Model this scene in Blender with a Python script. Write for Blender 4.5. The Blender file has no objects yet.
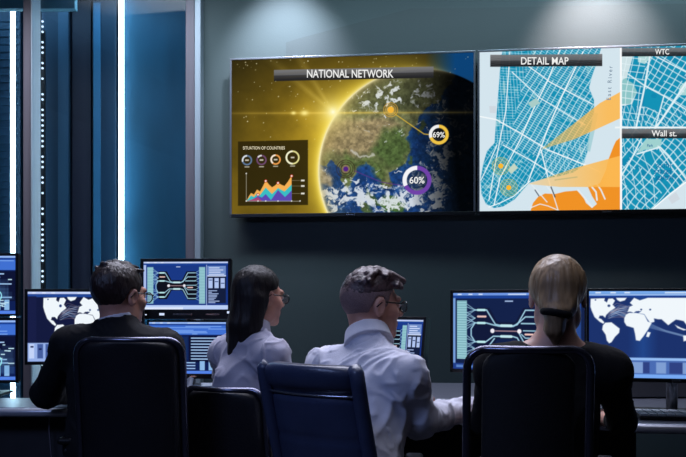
import bpy, bmesh, math, random
import numpy as np
from mathutils import Vector, Matrix, noise as mnoise
random.seed(7)
C = bpy.context.scene.collection
F = 850.0; CX = 343.0; HY = 300.0; CAMZ = 1.16          # the camera the place was measured with
def W(px, py, Y): return Vector(((px-CX)/F*Y, Y, CAMZ+(HY-py)/F*Y))
def rad(a): return math.radians(a)

# ------------------------------------------------------------------ materials
def srgb(c):
    c = np.asarray(c, float)
    if c.max() > 1.0: c = c/255.0
    return np.where(c <= .04045, c/12.92, ((c+.055)/1.055)**2.4)
def new_mat(name):
    m = bpy.data.materials.new(name); m.use_nodes = True
    return m, m.node_tree.nodes, m.node_tree.links
def mat(name, col, rough=.5, metal=0, var=.0, scale=20, bump=0, bscale=60, stretch=(1,1,1), sheen=0, coat=0, spec=.5, sss=0):
    m, N, L = new_mat(name)
    b = N['Principled BSDF']; lin = list(srgb(col))+[1]
    b.inputs['Base Color'].default_value = lin
    b.inputs['Roughness'].default_value = rough; b.inputs['Metallic'].default_value = metal
    b.inputs['Specular IOR Level'].default_value = spec
    if coat: b.inputs['Coat Weight'].default_value = coat
    if sheen: b.inputs['Sheen Weight'].default_value = sheen
    if sss:
        b.inputs['Subsurface Weight'].default_value = sss; b.inputs['Subsurface Scale'].default_value = .01
    tc = N.new('ShaderNodeTexCoord'); mp = N.new('ShaderNodeMapping'); mp.inputs['Scale'].default_value = stretch
    L.new(tc.outputs['Object'], mp.inputs['Vector'])
    if var:
        n = N.new('ShaderNodeTexNoise'); n.inputs['Scale'].default_value = scale; n.inputs['Detail'].default_value = 4
        L.new(mp.outputs[0], n.inputs['Vector'])
        r = N.new('ShaderNodeValToRGB')
        r.color_ramp.elements[0].position = .3; r.color_ramp.elements[1].position = .7
        r.color_ramp.elements[0].color = [v*(1-var) for v in lin[:3]]+[1]
        r.color_ramp.elements[1].color = [min(1, v*(1+var)) for v in lin[:3]]+[1]
        L.new(n.outputs['Fac'], r.inputs['Fac']); L.new(r.outputs['Color'], b.inputs['Base Color'])
    if bump:
        n2 = N.new('ShaderNodeTexNoise'); n2.inputs['Scale'].default_value = bscale; n2.inputs['Detail'].default_value = 5
        L.new(mp.outputs[0], n2.inputs['Vector'])
        bp = N.new('ShaderNodeBump'); bp.inputs['Strength'].default_value = bump; bp.inputs['Distance'].default_value = .004
        L.new(n2.outputs['Fac'], bp.inputs['Height']); L.new(bp.outputs['Normal'], b.inputs['Normal'])
    return m
def emat(name, col, s=1.0):
    m, N, L = new_mat(name); N.remove(N['Principled BSDF'])
    e = N.new('ShaderNodeEmission'); e.inputs['Color'].default_value = list(srgb(col))+[1]; e.inputs['Strength'].default_value = s
    L.new(e.outputs[0], N['Material Output'].inputs['Surface']); return m
def screen_mat():
    m, N, L = new_mat('lit_screen'); N.remove(N['Principled BSDF'])
    a = N.new('ShaderNodeVertexColor'); a.layer_name = 'Col'
    e = N.new('ShaderNodeEmission'); L.new(a.outputs['Color'], e.inputs['Color']); e.inputs['Strength'].default_value = 1.0
    L.new(e.outputs[0], N['Material Output'].inputs['Surface']); return m
def glass_mat(name, tint, refl=.06):
    m, N, L = new_mat(name); N.remove(N['Principled BSDF'])
    t = N.new('ShaderNodeBsdfTransparent'); t.inputs['Color'].default_value = list(tint)+[1]
    g = N.new('ShaderNodeBsdfGlossy'); g.inputs['Roughness'].default_value = .03
    x = N.new('ShaderNodeMixShader'); x.inputs[0].default_value = refl
    L.new(t.outputs[0], x.inputs[1]); L.new(g.outputs[0], x.inputs[2]); L.new(x.outputs[0], N['Material Output'].inputs['Surface']); return m

M = dict(
 wall=mat('painted_wall', (74,86,89), .75, var=.06, scale=1.5, bump=.15, bscale=120),
 wall2=mat('wall_darker_grey', (66,76,79), .7, var=.05, scale=1.5, bump=.12, bscale=120),
 floor=mat('dark_carpet', (40,42,50), .95, var=.25, scale=60, bump=.5, bscale=300),
 ceil=mat('ceiling_paint', (90,92,95), .9, var=.05),
 blueceil=mat('server_room_soffit', (120,170,190), .7, var=.08, scale=3),
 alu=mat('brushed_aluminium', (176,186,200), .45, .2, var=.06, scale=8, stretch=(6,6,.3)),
 alu_mauve=mat('mauve_metal', (122,114,126), .5, .2, var=.08, scale=8, stretch=(6,6,.3)),
 bezel=mat('black_plastic', (13,13,16), .38, bump=.05, bscale=300),
 bezel_metal=mat('display_bezel_gunmetal', (124,126,136), .35, .6, var=.1, scale=6),
 cab=mat('navy_cabinet_steel', (20,46,68), .42, .25, var=.2, scale=1.3, stretch=(3,3,.4)),
 cab_dark=mat('plum_cabinet_steel', (30,28,46), .5, .2, var=.25, scale=1.3, stretch=(3,3,.4)),
 cab_mid=mat('slate_blue_cabinet', (44,74,98), .42, .25, var=.15, scale=1.3, stretch=(3,3,.4)),
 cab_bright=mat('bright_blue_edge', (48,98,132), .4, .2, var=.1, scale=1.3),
 bluepanel=mat('blue_backing_panel', (34,84,112), .5, .1, var=.25, scale=1.6, stretch=(2,2,.7), bump=.1, bscale=5),
 desk=mat('desk_laminate', (88,92,104), .3, var=.08, scale=4, stretch=(.5,6,6)),
 desk_edge=mat('desk_edge_aluminium', (196,198,210), .3, .5),
 desk_dark=mat('desk_front_panel', (44,42,48), .6, var=.1),
 leather=mat('blue_black_leather', (56,64,92), .34, var=.15, scale=8, bump=.25, bscale=160, coat=.1),
 leather_blk=mat('black_leather', (22,21,27), .42, var=.15, scale=8, bump=.25, bscale=160),
 mesh_fab=mat('black_woven_back', (17,16,20), .75, var=.2, scale=80, bump=.3, bscale=400),
 chairblk=mat('black_chair_plastic', (18,17,21), .35),
 chrome=mat('satin_chrome', (190,192,205), .22, .9),
 suit=mat('black_suit_wool', (11,12,19), .8, var=.15, scale=60, bump=.2, bscale=300, spec=.3),
 blktop=mat('black_knit_top', (9,9,13), .9, spec=.25, var=.15, scale=60, bump=.2, bscale=300),
 shirt=mat('white_cotton_shirt', (206,206,220), .8, var=.04, scale=12, bump=.15, bscale=250, sheen=.1),
 blouse=mat('pale_grey_blouse', (168,166,184), .65, var=.05, scale=12, bump=.12, bscale=200, sheen=.15),
 trousers=mat('dark_trousers', (20,20,27), .85, var=.15, scale=60),
 skin=mat('skin', (192,140,122), .5, var=.06, scale=25, bump=.08, bscale=180, sss=.08),
 skin2=mat('skin_fair', (205,158,142), .5, var=.06, scale=25, bump=.08, bscale=180, sss=.08),
 hair_dk=mat('dark_brown_hair', (40,26,26), .42, var=.5, scale=90, bump=.8, bscale=160, stretch=(1,1,.35)),
 hair_blk=mat('long_black_hair', (20,13,15), .55, spec=.3, var=.4, scale=90, bump=.5, bscale=150, stretch=(1,1,.08)),
 hair_br=mat('wavy_brown_hair', (76,58,60), .42, var=.5, scale=70, bump=.8, bscale=120),
 hair_fade=mat('cropped_side_hair', (128,104,104), .75, var=.25, scale=300, bump=.4, bscale=500),
 hair_bl=mat('blonde_hair', (150,122,92), .42, var=.35, scale=60, bump=.6, bscale=110, stretch=(1,.4,.12)),
 eye=mat('eyeball', (225,225,225), .15), iris=mat('iris', (40,28,20), .2),
 specs=mat('spectacle_frame', (12,12,16), .25), shoe=mat('shoe_leather', (12,12,12), .3),
 keys=mat('keyboard_keys', (150,160,172), .45), white=mat('white_plastic', (215,218,228), .4),
 silver=mat('watch_silver', (210,212,220), .2, .9),
 screen=screen_mat(), tube=emat('light_tube_glow', (205,240,255), 16.0), led=emat('led_dot', (225,240,255), 1.6),
 lamp=emat('lamp_lens', (255,236,225), 6.0), pwr=emat('power_light', (210,225,255), 1.0), txt=emat('screen_lettering', (240,240,238), 1.0),
 glass=glass_mat('partition_glass', (.86,.93,.97), .045), lens=glass_mat('spectacle_lens', (.92,.95,1), .16),
)
def emtxt(name, col): 
    if name not in M: M[name] = emat(name, col, 1.0)
    return M[name]

# ------------------------------------------------------------------ mesh helpers
ROOTM = {}
def tag(o, label=None, cat=None, group=None, kind=None):
    if label: o['label'] = label
    if cat: o['category'] = cat
    if group: o['group'] = group
    if kind: o['kind'] = kind
    return o
def empty(name, loc, label, cat, rz=0, group=None):
    o = bpy.data.objects.new(name, None); C.objects.link(o); o.empty_display_size = .1
    o.location = loc; o.rotation_euler = (0, 0, rz)
    ROOTM[o.name] = Matrix.Translation(Vector(loc)) @ Matrix.Rotation(rz, 4, 'Z')
    return tag(o, label, cat, group)
class MB:
    def __init__(s): s.v = []; s.f = []; s.m = []
    def add(s, vs, fs, mi=0):
        n = len(s.v); s.v += [Vector(v) for v in vs]; s.f += [[i+n for i in f] for f in fs]; s.m += [mi]*len(fs); return s
    def box(s, c, size, R=None, mi=0):
        x, y, z = [d/2 for d in size]; c = Vector(c); R = R or Matrix.Identity(3)
        vs = [c + R @ Vector((a*x, b*y, d*z)) for a in (-1,1) for b in (-1,1) for d in (-1,1)]
        return s.add(vs, [(0,1,3,2),(4,6,7,5),(0,4,5,1),(2,3,7,6),(0,2,6,4),(1,5,7,3)], mi)
    def tube(s, pts, r, n=10, mi=0, closed=False, flat=None):
        pts = [Vector(p) for p in pts]; k = len(pts); rs = r if isinstance(r, (list, tuple)) else [r]*k
        rings = []; prev = None
        for i, p in enumerate(pts):
            a = pts[(i-1) % k] if (closed or i > 0) else p; b = pts[(i+1) % k] if (closed or i < k-1) else p
            t = (b-a).normalized()
            if prev is None:
                u = Vector((0,0,1)) if abs(t.z) < .9 else Vector((0,1,0))
                u = (u - t*u.dot(t)).normalized()
            else: u = (prev - t*prev.dot(t)).normalized()
            prev = u; w = t.cross(u)
            fu = 1 if flat is None else flat
            rings.append([p + (u*math.cos(2*math.pi*j/n)*fu + w*math.sin(2*math.pi*j/n))*rs[i] for j in range(n)])
        vs = [v for g in rings for v in g]; fs = []
        for i in range(k if closed else k-1):
            o1 = i*n; o2 = ((i+1) % k)*n
            for j in range(n): fs.append((o1+j, o1+(j+1) % n, o2+(j+1) % n, o2+j))
        if not closed: fs += [tuple(range(n))[::-1], tuple((k-1)*n+j for j in range(n))]
        return s.add(vs, fs, mi)
    def lathe(s, prof, c, n=24, axis=None, mi=0):
        c = Vector(c); R = axis or Matrix.Identity(3)
        vs = [c + R @ Vector((r*math.cos(2*math.pi*j/n), r*math.sin(2*math.pi*j/n), z)) for r, z in prof for j in range(n)]
        fs = [(i*n+j, i*n+(j+1) % n, (i+1)*n+(j+1) % n, (i+1)*n+j) for i in range(len(prof)-1) for j in range(n)]
        fs += [tuple(range(n))[::-1], tuple((len(prof)-1)*n+j for j in range(n))]
        return s.add(vs, fs, mi)
    def prism(s, pts, z0, z1, mi=0):
        n = len(pts); vs = [(x, y, z0) for x, y in pts] + [(x, y, z1) for x, y in pts]
        return s.add(vs, [tuple(range(n))[::-1], tuple(range(n, 2*n))] + [(i, (i+1) % n, n+(i+1) % n, n+i) for i in range(n)], mi)
    def build(s, name, mats, parent=None, local=False, smooth=False, bevel=0, seg=2):
        me = bpy.data.meshes.new(name); vs = s.v
        if parent is not None and not local:
            p = parent
            while p.parent: p = p.parent
            inv = ROOTM[p.name].inverted() if p.name in ROOTM else Matrix.Identity(4)
            vs = [inv @ v for v in vs]
        me.from_pydata([tuple(v) for v in vs], [], s.f)
        for m_ in (mats if isinstance(mats, (list, tuple)) else [mats]): me.materials.append(m_)
        me.polygons.foreach_set('material_index', s.m)
        bm = bmesh.new(); bm.from_mesh(me); bmesh.ops.recalc_face_normals(bm, faces=bm.faces); bm.to_mesh(me); bm.free()
        o = bpy.data.objects.new(name, me); C.objects.link(o)
        if parent is not None: o.parent = parent
        if smooth: me.polygons.foreach_set('use_smooth', [True]*len(me.polygons))
        if bevel:
            b = o.modifiers.new('bevel', 'BEVEL'); b.width = bevel; b.segments = seg; b.limit_method = 'ANGLE'
        return o
def rot_from(u, v, w): return Matrix((u, v, w)).transposed()

# ------------------------------------------------------------------ flat screens: pictures computed on a fine grid
def vnoise(x, y, seed=0):
    xi = np.floor(x).astype(np.int64); yi = np.floor(y).astype(np.int64); fx = x-xi; fy = y-yi
    fx = fx*fx*(3-2*fx); fy = fy*fy*(3-2*fy)
    def h(a, b):
        n = (a*374761393 + b*668265263 + seed*2147483647) & 0xffffffff
        n = ((n ^ (n >> 13))*1274126177) & 0xffffffff
        return ((n ^ (n >> 16)) & 0xffff)/65535.0
    return (h(xi,yi)*(1-fx)+h(xi+1,yi)*fx)*(1-fy)+(h(xi,yi+1)*(1-fx)+h(xi+1,yi+1)*fx)*fy
def fbm(x, y, o=4, seed=0):
    s = 0; a = .5; t = 0
    for i in range(o): s = s+a*vnoise(x*2**i, y*2**i, seed+i); t += a; a *= .55
    return s/t
class Paint:
    def __init__(s, X, Y, aa=.35): s.X = X; s.Y = Y; s.C = np.zeros(X.shape+(3,)); s.aa = aa
    def mix(s, al, col, sub=None):
        col = np.asarray(col, float)
        if col.ndim == 1 and col.max() > 1: col = col/255.
        tgt = s.C if sub is None else s.C[sub]
        tgt[...] = tgt*(1-al[..., None]) + col*al[..., None]
    def sub(s, x0, y0, x1, y1, pad=2):
        m = (s.X > x0-pad)&(s.X < x1+pad)&(s.Y > y0-pad)&(s.Y < y1+pad)
        r = np.where(m.any(1))[0]; c = np.where(m.any(0))[0]
        if len(r) == 0 or len(c) == 0: return None
        return (slice(r[0], r[-1]+1), slice(c[0], c[-1]+1))
    def sdist(s, pts, X, Y):
        d = np.full(X.shape, 1e9); ins = np.zeros(X.shape, bool); n = len(pts)
        for i in range(n):
            ax, ay = pts[i]; bx, by = pts[(i+1) % n]; ex, ey = bx-ax, by-ay
            t = np.clip(((X-ax)*ex+(Y-ay)*ey)/(ex*ex+ey*ey+1e-12), 0, 1)
            d = np.minimum(d, np.hypot(X-ax-t*ex, Y-ay-t*ey))
            if ay != by: ins ^= ((ay > Y) != (by > Y)) & (X < ex*(Y-ay)/(by-ay)+ax)
        return np.where(ins, -d, d)
    def poly(s, pts, col, a=1, aa=None):
        aa = aa or s.aa; xs = [p[0] for p in pts]; ys = [p[1] for p in pts]
        sb = s.sub(min(xs), min(ys), max(xs), max(ys))
        if sb is None: return
        d = s.sdist(pts, s.X[sb], s.Y[sb]); s.mix(np.clip(.5-d/(2*aa), 0, 1)*a, col, sb)
    def rect(s, x0, y0, x1, y1, col, a=1): s.poly([(x0,y0),(x1,y0),(x1,y1),(x0,y1)], col, a)
    def line(s, pts, w, col, a=1, mask=None):
        xs = [p[0] for p in pts]; ys = [p[1] for p in pts]; sb = s.sub(min(xs)-w, min(ys)-w, max(xs)+w, max(ys)+w)
        if sb is None: return
        X = s.X[sb]; Y = s.Y[sb]; d = np.full(X.shape, 1e9)
        for (ax, ay), (bx, by) in zip(pts[:-1], pts[1:]):
            ex, ey = bx-ax, by-ay; t = np.clip(((X-ax)*ex+(Y-ay)*ey)/(ex*ex+ey*ey+1e-12), 0, 1)
            d = np.minimum(d, np.hypot(X-ax-t*ex, Y-ay-t*ey))
        al = np.clip((w/2-d)/(2*s.aa)+.5, 0, 1)*a*min(1, w/(1.4*s.aa)+.3)
        if mask is not None: al = al*mask[sb]
        s.mix(al, col, sb)
    def ring(s, cx, cy, r, w, col, a=1, a0=0, a1=360):
        sb = s.sub(cx-r-w, cy-r-w, cx+r+w, cy+r+w)
        if sb is None: return
        X = s.X[sb]-cx; Y = s.Y[sb]-cy; d = abs(np.hypot(X, Y)-r)-w/2
        al = np.clip(.5-d/(2*s.aa), 0, 1)*a
        if a1-a0 < 360:
            th = np.degrees(np.arctan2(X, -Y)) % 360; al = al*((th >= a0)&(th <= a1))
        s.mix(al, col, sb)
    def disc(s, cx, cy, r, col, a=1, aa=None):
        aa = aa or s.aa; d = np.hypot(s.X-cx, s.Y-cy)-r; s.mix(np.clip(.5-d/(2*aa), 0, 1)*a, col)
def screen(name, O, U, V, w, h, nx, painter, parent, coords='photo', W0=160., label=None):
    """O bottom-left corner in world; U, V unit vectors"""
    ny = int(nx*h/w); u = np.linspace(0, 1, nx); v = np.linspace(1, 0, ny); uu, vv = np.meshgrid(u, v)
    P = np.array(O)[None,None]+uu[...,None]*w*np.array(U)+vv[...,None]*h*np.array(V)
    if coords == 'photo':
        X = CX+F*P[...,0]/P[...,1]; Y = HY-F*(P[...,2]-CAMZ)/P[...,1]; aa = .3
    else:
        X = uu*W0; Y = (1-vv)*90.; aa = .5
    p = Paint(X, Y, aa); painter(p); col = srgb(np.clip(p.C, 0, 1))
    inv = np.array(ROOTM[parent.name].inverted()); Pl = P.reshape(-1, 3) @ inv[:3,:3].T + inv[:3,3]
    idx = np.arange(nx*ny).reshape(ny, nx)
    q = np.stack([idx[1:,:-1], idx[1:,1:], idx[:-1,1:], idx[:-1,:-1]], -1).reshape(-1, 4)
    me = bpy.data.meshes.new(name); me.vertices.add(nx*ny); me.vertices.foreach_set('co', Pl.ravel())
    me.loops.add(q.size); me.loops.foreach_set('vertex_index', q.ravel().astype(np.int32))
    me.polygons.add(len(q)); me.polygons.foreach_set('loop_start', np.arange(0, q.size, 4, dtype=np.int32))
    me.update(calc_edges=True)
    ca = me.color_attributes.new('Col', 'FLOAT_COLOR', 'POINT')
    ca.data.foreach_set('color', np.concatenate([col.reshape(-1, 3), np.ones((nx*ny, 1))], 1).ravel())
    me.materials.append(M['screen']); o = bpy.data.objects.new(name, me); C.objects.link(o); o.parent = parent
    if label: o['label'] = label
    return o
def text(s, name, O, U, V, box, mt, parent, ang=0, space=1, off=.002):
    """lettering fitted to a box of photo pixels on the plane O,U,V"""
    cu = bpy.data.curves.new('t', 'FONT'); cu.body = s; cu.space_character = space; cu.resolution_u = 4; cu.offset = .012
    t = bpy.data.objects.new('t', cu); C.objects.link(t); dg = bpy.context.evaluated_depsgraph_get()
    me = bpy.data.meshes.new_from_object(t.evaluated_get(dg)); bpy.data.objects.remove(t)
    xs = [v.co.x for v in me.vertices]; ys = [v.co.y for v in me.vertices]
    a, b, c, d = min(xs), max(xs), min(ys), max(ys); N = Vector(U).cross(Vector(V))
    def hit(px, py):
        r = Vector(((px-CX)/F, 1, (HY-py)/F)); k = (Vector(O)-Vector((0,0,CAMZ))).dot(N)/r.dot(N); return Vector((0,0,CAMZ))+r*k
    x0, y0, x1, y1 = box; inv = ROOTM[parent.name].inverted()
    n_ = N if N.y < 0 else -N
    for v in me.vertices:
        fx = (v.co.x-a)/(b-a); fy = (v.co.y-c)/(d-c)
        if ang: px = x0+(x1-x0)*fy; py = y1+(y0-y1)*fx; px = x0+(x1-x0)*(1-fy)*.7+(x1-x0)*.3*fx; 
        else: px = x0+(x1-x0)*fx; py = y1+(y0-y1)*fy
        v.co = inv @ (hit(px, py)+n_*off)
    me.materials.clear(); me.materials.append(mt)
    o = bpy.data.objects.new(name, me); C.objects.link(o); o.parent = parent; return o

# ------------------------------------------------------------------ setting
WT = .114                                                   # the display wall is turned a little
wU = Vector((1, -WT, 0)).normalized(); wN = Vector((-WT, -1, 0)).normalized(); wZ = Vector((0,0,1))
wP = Vector((-.692, 5.30, 0))
def wallpt(px, off=0):
    X0 = wP+wN*off; r = Vector(((px-CX)/F, 1, 0)); k = X0.dot(wN)/r.dot(wN); return r*k
def wbox(px0, px1, z0, z1, o0, o1, mb, mi=0):
    a = wallpt(px0, o1); b = wallpt(px1, o1); d = -wN*(o1-o0)
    vs = [Vector((p.x, p.y, z)) for z in (z0, z1) for p in (a, b, b+d, a+d)]
    mb.add(vs, [(0,1,2,3),(4,5,6,7),(0,1,5,4),(1,2,6,5),(2,3,7,6),(3,0,4,7)], mi); return mb
b = MB(); b.box((0, 2.4, -.05), (9, 10.4, .1)); tag(b.build('floor', M['floor']), kind='structure')
b = MB(); b.box((.9, 1.35, 3.45), (7, 8.2, .1)); tag(b.build('ceiling', M['ceil']), kind='structure')
b = wbox(203, 1150, 0, 3.4, -.16, -.04, MB()); tag(b.build('wall_back', M['wall']), kind='structure')
# a shallow raised slab, slightly darker than the wall, slanting edge above the displays
tv = [(286,42.5),(300,38),(411,8.5),(470,8),(1100,-5),(1100,120),(286,120)]
vs = []
for o_ in (-.045, -.012):
    for px, py in tv:
        p = wallpt(px, -.012); z = CAMZ+(HY-py)/F*p.y; q = p-wN*(-.012-o_); vs.append((q.x, q.y, max(z, .12)))
n = len(tv); b = MB(); b.add(vs, [tuple(range(n)), tuple(range(2*n-1, n-1, -1))]+[(i,(i+1)%n,n+(i+1)%n,n+i) for i in range(n)])
tag(b.build('slanted_slab', M['wall2']), kind='structure')
b = MB(); b.box((4.3, 1.4, 1.7), (.1, 8, 3.4)); tag(b.build('wall_right', M['wall']), kind='structure')
b = MB(); b.box((-.2, -2.75, 1.7), (9, .1, 3.4)); tag(b.build('wall_front', M['wall']), kind='structure')
b = MB(); b.box((-4.45, 2.4, 1.7), (.1, 10.4, 3.4)); tag(b.build('wall_left', M['wall']), kind='structure')
b = MB(); b.box((-2.3, 7.55, 1.7), (4.4, .1, 3.4)); tag(b.build('wall_server_room', M['cab']), kind='structure')
b = MB(); b.box((-.45, 6.5, 1.7), (.1, 2.0, 3.4)); tag(b.build('wall_server_side', M['cab']), kind='structure')
b = wbox(203, 1150, 0, .1, -.0395, -.022, MB()); tag(b.build('baseboard_back', M['alu']), kind='structure')
# aluminium posts of the glass partition
def post(px0, pm, px1, name, rev=False):
    b = MB(); wbox(px0, pm, 0, 3.4, -.09, .0, b, 0); wbox(pm, px1, 0, 3.4, -.09, .03, b, 1)  # mauve on the left part, paler grey on the right
    tag(b.build(name, [M['alu_mauve'], M['alu']], bevel=.004), kind='structure')
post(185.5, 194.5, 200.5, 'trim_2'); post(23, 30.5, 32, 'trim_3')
b = MB(); wbox(-420, 185, 3.2, 3.4, -.09, .01, b); tag(b.build('trim_4', M['alu']), kind='structure')
b = MB(); wbox(-420, 185, 0, .08, -.09, .01, b); tag(b.build('trim_5', M['alu']), kind='structure')
wr = 0
for nm, a_, c_ in (('window_1', 40.5, 185.5), ('window_2', -420, 23)):
    b = wbox(a_, c_, .08, 3.2, -.055, -.045, MB()); tag(b.build(nm, M['glass']), kind='structure')
# server room behind the glass: soffit
b = MB(); b.add([W(-200,9,5.9), W(76,9.5,5.9), W(76,9.5,7.4), W(-330,9,7.4)], [(0,1,2,3)])
vs = [Vector((-4.2,5.70,3.115)), Vector((-1.80,5.70,3.115)), Vector((-1.80,5.76,3.115)), Vector((-4.2,5.76,3.115))]
b = MB(); b.add(vs+[v+Vector((0,0,.28)) for v in vs], [(0,1,2,3),(4,5,6,7),(0,1,5,4),(1,2,6,5),(2,3,7,6),(3,0,4,7)])
tag(b.build('ceiling_server_room', M['blueceil']), kind='structure')
b = MB(); b.box((-2.4, 6.55, 3.45), (4.2, 2.1, .1)); tag(b.build('ceiling_upper', M['ceil']), kind='structure')

def fbox(mb, px0, px1, z0, z1, Y, d, mi=0):                 # a box facing the room at distance Y
    x0 = (px0-CX)/F*Y; x1 = (px1-CX)/F*Y
    return mb.box(((x0+x1)/2, Y+d/2, (z0+z1)/2), (x1-x0, d, z1-z0), mi=mi)
def cabinet(px0, px1, Y, m1, label, strips=(), louvre=False, H=3.38, handle=None):
    xm = ((px0+px1)/2-CX)/F*Y
    t = empty('server_cabinet', (xm, Y, 0), label, 'cabinet', group=None)
    fbox(MB(), px0, px1, .0, H, Y+.03, .6).build('body', m1, t, bevel=.004)
    d = fbox(MB(), px0+.7, px1-.7, .08, H-.05, Y+.006, .024).build('door', m1, t, bevel=.004)
    for a, c, mm in strips: fbox(MB(), a, c, .1, H-.07, Y-.004, .01).build('door_strip', M[mm], t)
    if louvre:
        b = MB(); z = .15
        while z < H-.2: fbox(b, px0+2, px1-2, z, z+.02, Y-.004, .01); z += .055
        b.build('louvre', m1, t)
    if handle:
        b = MB(); x = (handle-CX)/F*Y; b.tube([(x, Y, 1.0),(x, Y-.03, 1.02),(x, Y-.03, 1.28),(x, Y, 1.3)], .006, 8); b.build('handle', M['chrome'], t, smooth=True)
    return t
cabinet(-70, 21, 6.15, M['cab'], 'navy louvred server cabinet at the far left behind the glass', louvre=True)
cabinet(41, 70, 6.15, M['cab'], 'navy server cabinet with a paler upright stripe behind the glass', strips=[(58,68,'cab_mid')])
cabinet(71.3, 91.7, 6.17, M['cab_dark'], 'dark plum server cabinet between two navy ones behind the glass')
cabinet(92.5, 117, 6.15, M['cab'], 'navy server cabinet with a bright blue edge beside the long light tube', strips=[(93.5,100.5,'cab_bright')])
# blue backing panel, turned toward its light tube
Yb = 6.115
t = empty('blue_panel', ((155-CX)/F*Yb, Yb, 0), 'tall smooth blue panel glowing beside the long light tube', 'panel')
b = MB(); x0 = (122-CX)/F*Yb; x1 = (205-CX)/F*Yb
pts = []
for k in range(13):
    u = k/12; pts.append((x0+(x1-x0)*u, Yb+.14*math.sin(u*math.pi*.5)))
b.prism(pts+[(x1, Yb+.3), (x0, Yb+.3)], 0, 3.38); b.build('panel_face', M['bluepanel'], t)
def light_tube(px0, px1, Y, z0, z1, label, hl=True):
    x = ((px0+px1)/2-CX)/F*Y; r = (px1-px0)/2/F*Y
    t = empty('light_tube', (x, Y, z0), label, 'lamp', group=None)
    MB().lathe([(r*.7, 0),(r, .01),(r, z1-z0-.01),(r*.7, z1-z0)], (x, Y, z0), 14).build('tube', M['tube'], t, smooth=True)
    for z in (z0+.5, (z0+z1)/2, z1-.5): MB().box((x, Y+r+.008, z), (r*1.6, .02, .03)).build('clip', M['alu'], t)
    for z in (z0-.025, z1+.002): MB().lathe([(r*1.15, 0),(r*1.15, .023)], (x, Y, z), 14).build('end_cap', M['alu'], t)
light_tube(118.8, 123.9, 6.03, .03, 3.36, 'long white light tube glowing beside the blue panel')
light_tube(10.6, 15.2, 6.03, .03, 3.24, 'white light tube at the far left, left of the first post')
# strip of small status lights
t = empty('status_light_strip', ((42.5-CX)/F*5.95, 5.95, .3), 'upright strip of tiny white status lights just right of the left post', 'light strip')
fbox(MB(), 40.8, 44.6, .0, 3.05, 5.95, .02).build('strip_body', M['bezel'], t)
y = 21.5; k = 0; gaps = {3,4,8,9,13,14,15,19}
while y < 392:
    if k % 22 not in (3, 7, 10, 12, 13, 16) : 
        p = W(42.6, y, 5.95); MB().lathe([(.0085,0),(.0075,.006)], (p.x, 5.95, p.z), 8, Matrix.Rotation(rad(90), 3, 'X')).build('status_light', M['led'], t)
    y += 5.2; k += 1
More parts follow.
